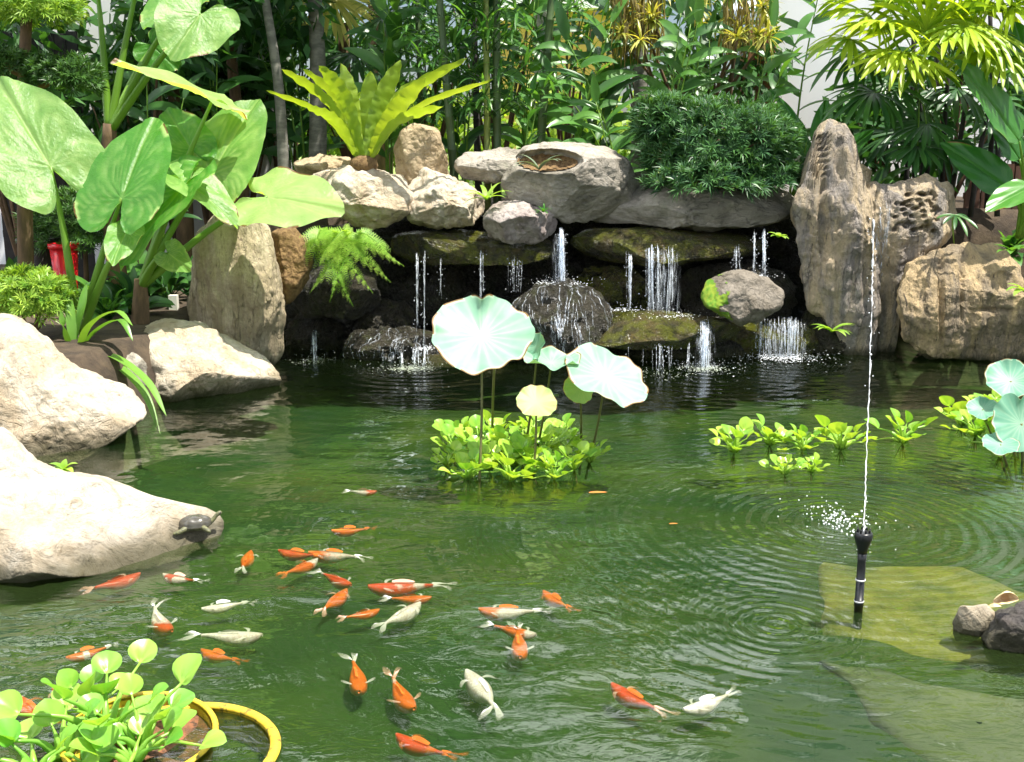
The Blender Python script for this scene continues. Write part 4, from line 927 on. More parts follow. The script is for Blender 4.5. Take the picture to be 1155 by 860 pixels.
# lady palm at the right
r = random.Random(82)
b = at(1060, 230, 10.7); b.z = 1.15
th = thing('lady_palm', b, 'lady palm with lime yellow fans at the top right', 'palm')
mb = MB(); canes_ = []
for k in range(9):
    p0 = b + Vector((r.uniform(-.5, .6), r.uniform(-.2, .25), 0)); p1 = p0 + Vector((r.uniform(-.2, .2), r.uniform(-.2, .1), r.uniform(1.0, 2.0))); canes_.append((p0, p1))
    tube(mb, bez([p0, p0.lerp(p1, .5) + Vector((r.uniform(-.05, .05), 0, 0)), p1], 8), [.028 - .001 * i for i in range(9)], 8)
mb.build('canes', M['darkwood'], th)
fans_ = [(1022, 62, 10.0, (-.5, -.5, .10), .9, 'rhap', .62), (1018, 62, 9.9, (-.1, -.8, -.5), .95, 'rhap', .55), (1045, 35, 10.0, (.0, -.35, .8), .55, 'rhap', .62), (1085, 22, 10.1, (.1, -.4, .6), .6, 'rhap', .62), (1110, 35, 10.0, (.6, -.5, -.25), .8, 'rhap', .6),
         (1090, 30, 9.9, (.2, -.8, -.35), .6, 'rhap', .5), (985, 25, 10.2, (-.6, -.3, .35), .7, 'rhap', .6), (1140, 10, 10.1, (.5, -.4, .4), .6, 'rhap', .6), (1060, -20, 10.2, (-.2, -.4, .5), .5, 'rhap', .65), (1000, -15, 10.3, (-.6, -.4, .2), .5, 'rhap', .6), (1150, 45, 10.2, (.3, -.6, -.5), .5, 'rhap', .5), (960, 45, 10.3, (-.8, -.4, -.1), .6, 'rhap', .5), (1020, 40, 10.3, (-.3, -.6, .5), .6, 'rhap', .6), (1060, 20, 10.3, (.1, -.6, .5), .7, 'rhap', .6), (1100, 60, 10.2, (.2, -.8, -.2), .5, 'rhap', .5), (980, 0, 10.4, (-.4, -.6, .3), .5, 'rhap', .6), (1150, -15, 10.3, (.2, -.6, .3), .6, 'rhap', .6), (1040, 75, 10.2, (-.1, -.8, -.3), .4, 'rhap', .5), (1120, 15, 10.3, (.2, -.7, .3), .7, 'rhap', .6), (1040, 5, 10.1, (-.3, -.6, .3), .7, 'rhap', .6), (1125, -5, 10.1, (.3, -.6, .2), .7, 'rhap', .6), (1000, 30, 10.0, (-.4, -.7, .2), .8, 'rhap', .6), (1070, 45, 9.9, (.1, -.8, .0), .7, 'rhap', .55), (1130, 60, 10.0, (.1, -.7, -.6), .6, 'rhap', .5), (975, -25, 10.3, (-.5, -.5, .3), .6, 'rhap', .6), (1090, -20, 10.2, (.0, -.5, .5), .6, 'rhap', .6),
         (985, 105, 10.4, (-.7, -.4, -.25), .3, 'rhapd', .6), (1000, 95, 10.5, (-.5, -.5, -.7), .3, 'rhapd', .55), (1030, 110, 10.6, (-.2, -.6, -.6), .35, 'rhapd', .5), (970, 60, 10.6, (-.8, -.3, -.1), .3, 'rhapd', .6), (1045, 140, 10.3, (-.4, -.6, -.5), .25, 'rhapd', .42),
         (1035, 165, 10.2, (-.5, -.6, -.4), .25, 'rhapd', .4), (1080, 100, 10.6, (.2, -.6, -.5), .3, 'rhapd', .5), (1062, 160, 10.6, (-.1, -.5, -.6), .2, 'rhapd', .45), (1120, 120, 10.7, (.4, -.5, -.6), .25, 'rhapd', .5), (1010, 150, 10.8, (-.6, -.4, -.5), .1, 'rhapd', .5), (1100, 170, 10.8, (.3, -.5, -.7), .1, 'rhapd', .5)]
for (px, py, Y, ax, tn, mt, L) in fans_:
    c_ = at(px, py, Y); mb = MB(); fan(mb, c_, ax, (0, -.35, .9), L, .05, 16, 3.5, r, tn, 1.1 if ax[2] > -.3 else .6); lf = mb.build('leaf', M[mt], th)
    p1 = min(canes_, key=lambda q: (q[1] - c_).length)[1]
    mb = MB(); tube(mb, bez([p1, p1.lerp(c_, .5) + Vector((0, 0, .06)), c_], 8), .007, 6, .4); q = mb.build('petiole', M['alost'], th); q.parent = lf
small = thing('palm_seedling', at(1076, 262, 9.75), 'small fan of leaves poking out between the broad stone and the brown boulder', 'palm')
c_ = at(1078, 243, 9.35)
mb = MB(); fan(mb, c_, (.15, -.7, -.35), (0, -.3, .9), .24, .035, 7, 3.6, r, .4, .8); mb.build('leaf', M['rhapd'], small)
mb = MB(); tube(mb, bez([at(1076, 275, 9.8), at(1074, 248, 9.6), c_], 6), .006, 6, .4); mb.build('petiole', M['alost'], small)

# heliconia at the right edge
r = random.Random(83)
def blade(mb, J, T, nh, hw, tint, seed, **kw):
    o = [(1, 0), (.95, .09), (.85, .22), (.68, .36), (.48, .45), (.28, .48), (.12, .40), (.03, .2), (0, .02), (0, 0)]
    fanleaf(mb, J, T, nh, hw, out=o, vf=24, vein=.004, tint=tint, seed=seed, **kw)
b = at(1150, 300, 10.0); b.z = 1.0
th = thing('heliconia', b, 'heliconia with big paddle leaves at the right edge', 'plant')
for i, (J, Yj, T, Yt, wp, nh, tn) in enumerate([((1150, 160), 9.8, (1088, 62), 9.7, 52, (.35, -.8, .5), (.3, .55)), ((1140, 215), 9.9, (1066, 158), 9.9, 46, (.2, -.9, .3), (.0, .2)), ((1168, 208), 9.6, (1114, 232), 9.3, 40, (-.1, -.5, .85), (.5, .8)), ((1150, 180), 9.9, (1120, 130), 9.9, 34, (.2, -.9, .4), (.1, .3)), ((1160, 90), 9.9, (1150, 20), 10.1, 50, (.1, -.8, .5), (.1, .4))]):
    Jp, Tp = at(*J, Yj), at(*T, Yt); mb = MB(); blade(mb, Jp, Tp, nh, wp * mpp(J[1], Yj) * .5, tn, i, droop=.1, fold=.12, wave=.01); lf = mb.build('leaf', M['hel'], th)
    mb = MB(); tube(mb, bez([b + Vector((r.uniform(-.05, .05), 0, 0)), b.lerp(Jp, .6) + Vector((.03, .02, .05)), Jp], 10), [.022 - .0014 * k for k in range(11)], 8, .35); q = mb.build('petiole', M['alost'], th); q.parent = lf
b = at(890, 190, 10.8); b.z = 1.2
th = thing('canna', b, 'broad leaved plant between the clipped shrub and the white wall', 'plant')
for i, (J, Yj, T, Yt, wp, nh, tn) in enumerate([((905, 190), 10.7, (865, 118), 10.8, 60, (.5, -.8, .3), (.2, .4)), ((910, 160), 10.7, (872, 98), 10.7, 20, (.3, -.7, .6), (.1, .3)), ((925, 165), 10.7, (932, 112), 10.7, 26, (-.2, -.9, .3), (.1, .3)), ((930, 190), 10.7, (985, 145), 10.6, 26, (-.2, -.9, .5), (.2, .4))]):
    Jp, Tp = at(*J, Yj), at(*T, Yt); mb = MB(); blade(mb, Jp, Tp, nh, wp * mpp(J[1], Yj) * .5, tn, i + 9, droop=.08, fold=.12, wave=.01); lf = mb.build('leaf', M['hel'], th)
    mb = MB(); tube(mb, bez([b, b.lerp(Jp, .6) + Vector((.03, .02, .03)), Jp], 10), [.016 - .001 * k for k in range(11)], 8, .35); q = mb.build('petiole', M['alost'], th); q.parent = lf

# song of india dracaena hanging in from the top
r = random.Random(84)
b = at(790, 190, 11.6); b.z = 1.2
th = thing('dracaena', b, 'yellow variegated dracaena heads hanging in at the top middle', 'plant')
mb = MB(); heads = []
for k in range(34):
    c_ = at(r.uniform(700, 880), r.uniform(-60, 38) if k % 3 else r.uniform(10, 48), r.uniform(10.7, 11.6)); heads.append(c_)
for k in range(9):
    e = heads[k * 3]; tube(mb, bez([b + Vector((r.uniform(-.2, .2), 0, 0)), b.lerp(e, .5) + Vector((r.uniform(-.1, .1), .1, .2)), e], 10), [.03 - .002 * i for i in range(11)], 7)
mb.build('stem', M['bark'], th)
mb = MB()
for c_ in heads:
    ax = Vector((r.uniform(-.6, .6), r.uniform(-.9, -.1), r.uniform(-.2, .9)))
    d, s, u = frame(ax)
    for k in range(22):
        a = r.random() * 6.28; e = r.uniform(.3, 1.7); dd = d * math.cos(e) + (s * math.cos(a) + u * math.sin(a)) * math.sin(e)
        ribbon(mb, c_, dd, r.uniform(.15, .25), .026, 1.1, 5, .3, tint=r.uniform(.1, 1))
mb.build('foliage', M['india'], th)
mb = MB()
for k in range(420):
    c_ = at(r.uniform(690, 748) if k % 3 else r.uniform(815, 865), r.uniform(-30, 45), r.uniform(10.9, 11.6))
    ribbon(mb, c_, (r.uniform(-.3, .3), r.uniform(-.4, .1), -1), r.uniform(.18, .34), .022, .6, 4, .2, tint=r.random())
mb.build('old_leaves', M['indiad'], th)

# backing shrubs and trees
def bush(name, label, px, py, Y, rx, ry, rz, n, mat, seed, leaf=(.24, .075), cat='shrub', group='dark shrubs behind the garden'):
    r_ = random.Random(seed); c = at(px, py, Y); b_ = Vector((c.x, c.y, max(.4, ground_h(c.x, c.y)) - .03)); th_ = thing(name, b_, label, cat, group)
    mb_ = MB(); mc = MB()
    for k in range(9):
        e = c + Vector((r_.uniform(-.7, .7) * rx, r_.uniform(-.7, .7) * ry, r_.uniform(-.6, .7) * rz)); tube(mb_, bez([b_, b_.lerp(e, .5) + Vector((0, 0, .1)), e], 5), [.03, .025, .02, .015, .01, .006], 6)
        leafcloud(mc, e, rx * .5, ry * .55, rz * .45, r_, n // 9, *leaf)
    mb_.build('stem', M['bark'], th_); mc.build('foliage', M[mat], th_)
B_ = [(10, 95, 12.4), (150, 80, 12.6), (230, 60, 12.3), (320, 70, 12.9), (400, 80, 13.0), (480, 70, 13.0), (560, 40, 13.6), (640, 20, 13.8), (735, 60, 13.4), (820, 60, 12.7), (1010, 150, 12.0), (1080, 120, 11.9), (1160, 120, 11.8)]
L_ = ['dark shrub behind the topiary at the far left', 'dark shrub behind the tall elephant ear stem', 'dark shrub between the brown tree trunks', 'dark shrub behind the grey trunk', 'dark shrub behind the left of the nest fern', 'dark shrub behind the right of the nest fern', 'dark shrub behind the bamboo pair', 'dark shrub beyond the planter rock', 'dark shrub left of the hanging dracaena', 'dark shrub in front of the brick pillar', 'dark shrub under the lady palm on its left', 'dark shrub under the lady palm fans', 'dark shrub at the right edge behind the heliconia']
for i, (q, lb) in enumerate(zip(B_, L_)):
    if q[0] in (10, 150): q = (q[0], q[1], 11.1)
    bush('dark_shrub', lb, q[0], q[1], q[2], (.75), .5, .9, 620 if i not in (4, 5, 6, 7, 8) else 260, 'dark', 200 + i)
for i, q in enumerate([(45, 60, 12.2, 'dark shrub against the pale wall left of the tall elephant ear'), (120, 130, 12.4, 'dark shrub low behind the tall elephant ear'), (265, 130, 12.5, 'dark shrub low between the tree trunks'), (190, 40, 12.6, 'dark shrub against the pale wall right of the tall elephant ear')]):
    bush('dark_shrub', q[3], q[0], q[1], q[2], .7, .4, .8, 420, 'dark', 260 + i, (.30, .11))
for i, (px, lb) in enumerate([(470, 'sunlit yellow green shrub glimpsed right of the nest fern'), (600, 'sunlit yellow green shrub glimpsed between the bamboo'), (665, 'sunlit yellow green shrub above the planter rock'), (730, 'sunlit yellow green shrub left of the round shrub'), (380, 'sunlit yellow green shrub behind the nest fern')]):
    bush('sunlit_shrub', lb, px, 150, 16.5 + (i % 2), 1.3, .7, .75, 1100, 'lit', 230 + i, (.2, .09), group='sunlit shrubs beyond the garden')
# tall trees beyond (their crowns show in the pond's reflection)
tree('tree', 'tall leafy tree beyond the left garden wall', 90, 200, 14.5, .16, 3.4, 11, M['ging'], M['bark'], 241, (.26, .11), nleaf=240)
tree('tree', 'tall leafy tree beyond the nest fern', 430, 190, 15.0, .16, 3.6, 11, M['ging'], M['bark'], 242, (.26, .11), nleaf=240)
tree('tree', 'tall leafy tree far beyond the bamboo', 610, 190, 19.0, .18, 4.0, 11, M['ging'], M['greybark'], 243, (.28, .12), nleaf=240)

# ------------------------------------------------------------------ lotus and water hyacinth
def lotus_leaf(mb, c, nv, rad, cup=.12, wave=.06, notch=None, tint=(.3, .7), stretch=1., sdir=None, seed=0, nw=5):
    nv = Vector(nv).normalized(); s = Vector((1, 0, 0)); s = (s - nv * s.dot(nv)).normalized(); u = nv.cross(s)
    if sdir is not None: s, u = s * math.cos(sdir) + u * math.sin(sdir), u * math.cos(sdir) - s * math.sin(sdir)
    n = 120; rings = 12; vs = [Vector(c)]; ts = [tint[1]]; fs = []
    for i in range(1, rings + 1):
        f = i / rings
        for k in range(n):
            a = 2 * math.pi * k / n; rr = rad * f * (1 + f * f * (.035 * math.sin(a * 3 + seed) + .02 * math.sin(a * 11 + seed * 2)))
            cupz = cup * f * f
            if notch is not None:
                da = abs((a - notch + math.pi) % (2 * math.pi) - math.pi); rr *= 1 - .26 * f * f * math.exp(-(da / .13) ** 2); cupz += .16 * f * f * math.exp(-(da / .25) ** 2)
            vein = math.exp(-((((a * 21 / 6.283) % 1) - .5) / .16) ** 2)
            z = rad * (cupz + wave * f ** 3 * math.sin(a * nw + seed) + .025 * f ** 4 * math.sin(a * 13 + seed) - .004 * vein * f + .03 * f * noise.noise(Vector((rr * math.cos(a) * 9, rr * math.sin(a) * 9, seed))))
            vs.append(c + s * (rr * math.cos(a) * stretch) + u * (rr * math.sin(a)) + nv * z)
            ts.append(1.9 if (i == rings and noise.noise(Vector((math.cos(a) * 2.5, math.sin(a) * 2.5, seed))) > -.05) else max(0, min(1, tint[0] + (tint[1] - tint[0]) * (.8 * vein * (1 - .6 * f) + .8 * (1 - f) ** 3 + .3 * noise.noise(Vector((math.cos(a) * 2, math.sin(a) * 2, f * 2 + seed)))))))
    for k in range(n): fs.append((0, 1 + k, 1 + (k + 1) % n))
    for i in range(rings - 1):
        for k in range(n): fs.append((1 + i * n + k, 1 + (i + 1) * n + k, 1 + (i + 1) * n + (k + 1) % n, 1 + i * n + (k + 1) % n))
    mb.add(vs, fs, ts)
bl = on(590, 520); bl.z = -.1
th = thing('lotus', bl, 'lotus with tall pale round leaves standing in the middle of the pond', 'plant')
LL = [((543, 379), 6.05, (.03, -.62, .78), .285, dict(cup=.10, wave=.05, notch=math.pi / 2, seed=1., tint=(.25, .8)), 'lotus', (539, 542)),
      ((683, 424), 6.25, (.34, -.40, .85), .262, dict(cup=.06, wave=.06, seed=2.2, tint=(.35, .8), stretch=1.0, sdir=-.42), 'lotus', (661, 505)),
      ((605, 454), 6.0, (.1, -.62, .78), .115, dict(cup=.12, wave=.05, seed=3.1, tint=(.4, .8)), 'lotusy', (598, 535)),
      ((654, 437), 6.35, (-.35, -.75, -.05), .095, dict(cup=.25, wave=.03, seed=4.1, tint=(.2, .5)), 'lotusy', (654, 500)),
      ((606, 392), 6.3, (-.75, -.5, .4), .085, dict(cup=.25, wave=.1, seed=5, tint=(.1, .6)), 'lotus', (588, 500)),
      ((622, 409), 6.25, (.05, -.22, .97), .13, dict(cup=.25, wave=.16, seed=6, tint=(.3, .7), stretch=1.3), 'lotus', (600, 500))]
for (q, Y, nv, rad, kw, mt, foot) in LL:
    c_ = at(*q, Y); mb = MB(); lotus_leaf(mb, c_, nv, rad, **kw); lf = mb.build('leaf', M[mt], th)
    ft = on(*foot); ft.z = -.2; ft.y = min(6.6, ft.y)
    mb = MB(); tube(mb, bez([ft, ft.lerp(c_, .55) + Vector((.01, .0, 0)), c_ - Vector(nv).normalized() * .004], 12), [.009 - .0003 * k for k in range(13)], 7, .5); q_ = mb.build('stalk', M['lotst'], th); q_.parent = lf
mb = MB(); c_ = at(557, 415, 6.5); tube(mb, bez([on(555, 490) + Vector((0, 0, -.1)), at(556, 450, 6.5), at(558, 408, 6.4)], 8), .008, 7, .5); mb.build('stalk', M['lotst'], th)
b = on(1150, 515); b.z = -.1
th = thing('lotus', b, 'low lotus with blue green leaves at the right edge of the pond', 'plant')
for (q, Y, nv, rad, kw, mt, foot) in [((1140, 430), 6.5, (-.2, -.6, .75), .15, dict(cup=.2, wave=.08, seed=1.3, tint=(.0, .5)), 'lotus', (1150, 510)), ((1152, 478), 6.2, (.0, -.85, .5), .18, dict(cup=.1, wave=.04, seed=2.3, tint=(.0, .5), notch=math.pi * .5), 'lotus', (1158, 520)), ((1108, 462), 6.45, (-.25, -.5, .8), .09, dict(cup=.2, wave=.08, seed=7.3, tint=(.0, .4)), 'lotus', (1140, 505)), ((1128, 502), 6.1, (-.1, -.4, .9), .10, dict(cup=.1, wave=.08, seed=8.3, tint=(.0, .4)), 'lotus', (1150, 520)), ((1180, 425), 6.6, (.2, -.5, .8), .15, dict(cup=.2, wave=.08, seed=4.3, tint=(.1, .5)), 'lotus', (1165, 510))]:
    c_ = at(*q, Y); mb = MB(); lotus_leaf(mb, c_, nv, rad, **kw); lf = mb.build('leaf', M[mt], th)
    ft = on(*foot); ft.z = -.2; mb = MB(); tube(mb, bez([ft, ft.lerp(c_, .5), c_], 8), .008, 7, .5); q_ = mb.build('stalk', M['lotst'], th); q_.parent = lf

def hya_leaf(mb, b_, d, L, rad, r_, tint):
    e = b_ + Vector(d) * L; pts = bez([b_, b_.lerp(e, .5) + Vector((d[0] * -.12 * L, d[1] * -.12 * L, .12 * L)), e], 7)
    tube(mb, pts, [.011 * rad / .04 * k for k in (.6, .9, 1.0, .8, .55, .42, .35, .3)], 6, tint * .8 + .2)
    a = (Vector(d) + Vector((0, 0, .35))).normalized(); nv = Vector((d[0] * -.6, d[1] * -.6 - .35, .9)) + rnd_dir(r_) * .35; nv = (nv - a * nv.dot(a)).normalized(); s = a.cross(nv)
    n = 18; vs = []; ts = []; fs = []; rings = 4; vs.append(e); ts.append(min(1, tint + .25))
    for i in range(1, rings + 1):
        f = i / rings
        for k in range(n):
            t = 2 * math.pi * k / n; x = (1 - math.cos(t)) * .88 * f; y = math.sin(t) * f * 1.06
            if abs(t - math.pi) < .2: x += .06 * f
            z = .30 * abs(y) ** 1.5 - .16 * x * x + .03 * math.sin(t * 4)
            vs.append(e + (a * (x) + s * y + nv * z) * rad); ts.append(max(0, min(1, tint + .12 * math.cos(3 * t))))
    for k in range(n): fs.append((0, 1 + k, 1 + (k + 1) % n))
    for i in range(rings - 1):
        for k in range(n): fs.append((1 + i * n + k, 1 + (i + 1) * n + k, 1 + (i + 1) * n + (k + 1) % n, 1 + i * n + (k + 1) % n))
    mb.add(vs, fs, ts)
def hyacinth(b_, label, group, seed, n=13, L=.125, rad=.038, mat='hya', flat=.0, tr=(.2, .95)):
    r_ = random.Random(seed); b_ = Vector(b_); th_ = thing('water_hyacinth', b_, label, 'water plant', group)
    for k in range(n):
        a = 6.28 * k / n + r_.uniform(-.3, .3); el = r_.uniform(.12, 1.35) - flat; d = (math.cos(a) * math.cos(el), math.sin(a) * math.cos(el), math.sin(el))
        mb_ = MB(); hya_leaf(mb_, b_ + Vector((d[0] * .012, d[1] * .012, -.01)), d, L * r_.uniform(.6, 1.15), rad * r_.uniform(.75, 1.2), r_, r_.uniform(*tr)); mb_.build('leaf', M[mat], th_)
    mb_ = MB()
    for k in range(12): ribbon(mb_, b_ + Vector((0, 0, -.01)), (r_.uniform(-.5, .5), r_.uniform(-.5, .5), -1), .1, .006, 0, 3, 0, tint=.1)
    mb_.build('roots', M['bark'], th_)
    return th_
r = random.Random(91)
protos = [hyacinth(on(530, 520), 'water hyacinth rosette in the floating raft beneath the lotus leaves', 'water hyacinth raft under the lotus', 300 + k) for k in range(4)]
pos = [(512, 512), (528, 538), (552, 528), (575, 540), (600, 530), (625, 538), (648, 528), (665, 520), (540, 505), (565, 512), (590, 505), (615, 512), (640, 508), (520, 497), (556, 495), (600, 494), (632, 494), (580, 524), (505, 525)]
for i, q in enumerate(pos):
    p = on(*q); sc_ = r.uniform(.7, 1.2)
    if i < 4:
        protos[i].location = p; protos[i].rotation_euler.z = r.random() * 6.28
    else: dup(protos[i % 4], p, r.random() * 6.28, sc_)
hp = protos[0]
for q, rz, sc_, lb in [((828, 508), .5, 1.15, 'water hyacinth at the left end of the floating row with a brown old leaf'), ((868, 500), 1.5, 1.05, 'water hyacinth with a raised round leaf second in the floating row'), ((905, 506), 2.4, 1.0, 'water hyacinth in the floating row left of the thin jet'), ((948, 505), 4.0, 1.15, 'water hyacinth in the floating row just left of the thin jet'), ((885, 534), 5.2, .7, 'little water hyacinth floating in front of the row'), ((915, 532), .9, .6, 'smallest water hyacinth at the right of the front pair'), ((1085, 478), 4.2, 1.1, 'water hyacinth behind the lotus cluster at the right edge'), ((1112, 470), .3, 1.2, 'water hyacinth standing highest beside the lotus at the right edge'), ((1148, 500), 2.2, 1.3, 'water hyacinth cut by the right edge of the photo'), ((1018, 497), 2.0, 1.3, 'water hyacinth alone right of the thin jet with splayed leaves'), ((1100, 490), 1.2, 1.2, 'water hyacinth left of the lotus at the right edge'), ((1130, 508), 3.1, 1.3, 'water hyacinth in front of the lotus at the right edge')]:
    dup(protos[(int(q[0]) // 7) % 4], on(*q), rz, sc_, lb, 'water hyacinths on the right side of the pond')
# big ones in the yellow tub, near the camera
for i, (q, lb, n, L, rad) in enumerate([((120, 842), 'large water hyacinth leaning over the yellow tub', 9, .235, .046), ((160, 850), 'large water hyacinth beside the red brown soil of the tub', 8, .20, .046), ((70, 858), 'large water hyacinth at the left of the yellow tub', 8, .16, .05), ((40, 880), 'large water hyacinth in the bottom left corner', 9, .16, .05), ((150, 868), 'low water hyacinth at the bottom edge in front of the red brown soil', 10, .13, .044), ((108, 815), 'low water hyacinth at the back rim of the yellow tub', 9, .14, .042)]):
    hyacinth(on(*q) + Vector((0, 0, .02)), lb, 'big water hyacinths in the bottom left corner', 320 + i, n, L, rad, 'hyad', .1, (.2, .8))

# ------------------------------------------------------------------ yellow tubs
def tub(label, px, py, rad, z, th_w, fill=None, tilt=(0, 0, 1)):
    c_ = on(px, py, z); th_ = thing('yellow_tub', Vector((c_.x, c_.y, z - .3)), label, 'tub')
    mb_ = MB(); n = 64; prof = [(rad + th_w * math.cos(a), th_w * .6 * math.sin(a)) for a in [2 * math.pi * k / 10 for k in range(11)]]
    lathe(mb_, prof, c_, n, axis=tilt, cap=False); mb_.build('rim', M['yellow'], th_)
    mb_ = MB(); lathe(mb_, [(rad - .004, -.006), (rad * .9, -.28), (rad * .88, -.28), (rad - .012, -.006)], c_, n, axis=tilt, cap=False); mb_.build('side', M['yellow'], th_)
    if fill:
        mb_ = MB(); lathe(mb_, [(rad * .96, -.035), (rad * .5, -.02), (.005, -.015)], c_, 40, axis=tilt, cap=False); mb_.build('soil', M['redsoil'], th_)
tub('large yellow tub rim curving round the smaller tub', 200, 850, .290, .012, .017)
tub('smaller yellow tub filled with red brown soil and hyacinths', 158, 828, .225, .028, .010, True, (.06, -.08, 1))

# ------------------------------------------------------------------ koi
def koi_mat(name, a, b):
    m, n, l, out = nm(name); at_ = N(n, 'ShaderNodeAttribute', attribute_name='tint'); tc = N(n, 'ShaderNodeTexCoord')
    f = mr(n, l, mth(n, l, 'ADD', at_.outputs['Fac'], mth(n, l, 'MULTIPLY', mth(n, l, 'SUBTRACT', noise_n(n, l, tc.outputs['Object'], 30, 3, .6), .5), .35)), .42, .58)
    vo = N(n, 'ShaderNodeTexVoronoi'); vo.inputs['Scale'].default_value = 120; l.new(tc.outputs['Object'], vo.inputs['Vector'])
    c = mixc(n, l, f, a, b); c = mixc(n, l, mr(n, l, vo.outputs['Distance'], .3, .8, 0, .3), c, (.25, .08, .03)); c = mixc(n, l, mr(n, l, noise_n(n, l, tc.outputs['Object'], 16, 4, .6), .4, .7, 0, .5), c, mixc(n, l, .6, c, (.22, .05, .02)))
    p = N(n, 'ShaderNodeBsdfPrincipled'); l.new(c, p.inputs['Base Color']); p.inputs['Roughness'].default_value = .3; l.new(p.outputs[0], out.inputs[0]); return m
KO = (.78, .14, .010); KR = (.66, .05, .015); KW = (.80, .76, .72); KY = (.80, .24, .018)
M['k_or'] = koi_mat('koi_orange', KO, KW); M['k_re'] = koi_mat('koi_red', KR, KW); M['k_oo'] = koi_mat('koi_plain_orange', KO, KY); M['k_ro'] = koi_mat('koi_red_orange', KR, KO); M['k_wh'] = koi_mat('koi_white', KW, (.80, .62, .56))
def fin_mat(name, c):
    m, n, l, out = nm(name); d = N(n, 'ShaderNodeBsdfDiffuse'); d.inputs[0].default_value = c4(c); t = N(n, 'ShaderNodeBsdfTransparent'); tl = N(n, 'ShaderNodeBsdfTranslucent'); tl.inputs[0].default_value = c4(c)
    a = N(n, 'ShaderNodeAddShader'); l.new(d.outputs[0], a.inputs[0]); l.new(tl.outputs[0], a.inputs[1])
    mx = N(n, 'ShaderNodeMixShader'); at_ = N(n, 'ShaderNodeAttribute', attribute_name='tint'); l.new(at_.outputs['Fac'], mx.inputs[0]); l.new(t.outputs[0], mx.inputs[1]); l.new(d.outputs[0], mx.inputs[2]); l.new(mx.outputs[0], out.inputs[0]); return m
M['f_w'] = fin_mat('fin_white', (.85, .82, .80)); M['f_o'] = fin_mat('fin_orange', (.74, .16, .03)); M['f_p'] = fin_mat('fin_pink', (.85, .50, .40))
KW_ = [.16, .44, .62, .76, .87, .94, .98, 1., .99, .95, .88, .79, .68, .56, .44, .33, .25, .20, .18]
def koi(label, hd, tl, mat, fin, bend, pat, seed, deep=.015, fat=1.):
    r_ = random.Random(seed); H = on(*hd); T = on(*tl); A = T - H; L = A.length; a = A.normalized(); s = Vector((-a.y, a.x, 0)); z0 = -deep
    W = L * .76 * .105 * fat; hh = min(.034, W * .8); bl_ = .76
    c_ = H.lerp(T, .35); th_ = thing('koi_fish', Vector((c_.x, c_.y, z0)), label, 'koi', 'koi carp swimming in the pond')
    bend = bend * 1.7 + r_.uniform(-.04, .04)
    def spine(t): return H + A * t + s * (bend * L * (t ** 2 - .25 * t)) + Vector((0, 0, z0))
    mb_ = MB(); ns = 18; m = 14; vs = []; ts = []; fs = []
    for i in range(ns + 1):
        t = i / ns * bl_; p = spine(t); d = (spine(t + .01) - spine(t - .01)).normalized(); sd = Vector((-d.y, d.x, 0)); k_ = KW_[i]
        for k in range(m):
            an = 2 * math.pi * k / m
            hk = hh * (k_ ** .8); v = p + sd * (W * k_ * math.copysign(abs(math.cos(an)) ** .85, math.cos(an))) + Vector((0, 0, -z0 - .0025 - hk + hk * math.copysign(abs(math.sin(an)) ** .6, math.sin(an))))
            vs.append(v); sv = i / ns; nz = noise.noise(v * 18 + Vector((seed, 0, 0)))
            ts.append({'solid': .15, 'white': .2, 'tailw': sv + .1 + .15 * nz, 'headw': (1.0 - sv * 1.9) + .2 * nz, 'patch': .46 + .8 * nz, 'mid': .75 - 3.2 * abs(sv - .5) + .2 * nz, 'back': .18 + .25 * sv + .4 * nz}[pat])
    for i in range(ns):
        for k in range(m): fs.append((i * m + k, i * m + (k + 1) % m, (i + 1) * m + (k + 1) % m, (i + 1) * m + k))
    fs.append(tuple(range(m))); fs.append(tuple(ns * m + k for k in range(m))[::-1])
    mb_.add(vs, fs, ts); mb_.build('body', M[mat], th_)
    # flowing tail
    mb_ = MB(); p = spine(bl_ - .02); d = (spine(bl_) - spine(bl_ - .06)).normalized(); sd = Vector((-d.y, d.x, 0)); e0 = A.normalized()
    for sg in (-1, 1):
        vs = []; ts = []; nn = 9
        for i in range(nn + 1):
            t = i / nn; c2 = p + d * (L * (1 - bl_ + .03) * t * (1.0 + .1 * sg)) + sd * (sg * L * .085 * t ** .8 + bend * L * .35 * t * t) + Vector((0, 0, -z0 - .004 + .003 * math.sin(t * 5 + sg)))
            wd = L * .045 * (.25 + t) * (1 - .55 * t ** 4)
            for q in (-1, 0, 1): vs.append(c2 + sd * wd * q + Vector((0, 0, .004 * math.sin(q * 2 + t * 6)))); ts.append(.75 - .6 * t)
        mb_.add(vs, [(i * 3 + k, i * 3 + k + 1, i * 3 + k + 4, i * 3 + k + 3) for i in range(nn) for k in (0, 1)], ts)
    mb_.build('tail_fin', M[fin], th_)
    for sg in (-1, 1):
        mb_ = MB(); p = spine(.2); d = (spine(.22) - spine(.18)).normalized(); sd = Vector((-d.y, d.x, 0)) * sg
        vs = []; ts = []; nn = 6
        for i in range(nn + 1):
            t = i / nn; c2 = p + sd * (W * .75 + L * .12 * t) + d * (L * .10 * t * t + .0) + Vector((0, 0, -z0 - .008 + .004 * math.sin(t * 3)))
            wd = L * .03 * (.4 + 1.3 * t) * (1 - .7 * t ** 4)
            for q in (-1, 0, 1): vs.append(c2 + d * wd * q); ts.append(.6 - .4 * t)
        mb_.add(vs, [(i * 3 + k, i * 3 + k + 1, i * 3 + k + 4, i * 3 + k + 3) for i in range(nn) for k in (0, 1)], ts); mb_.build('pectoral_fin', M[fin], th_)
    mb_ = MB(); vs = []; nn = 8
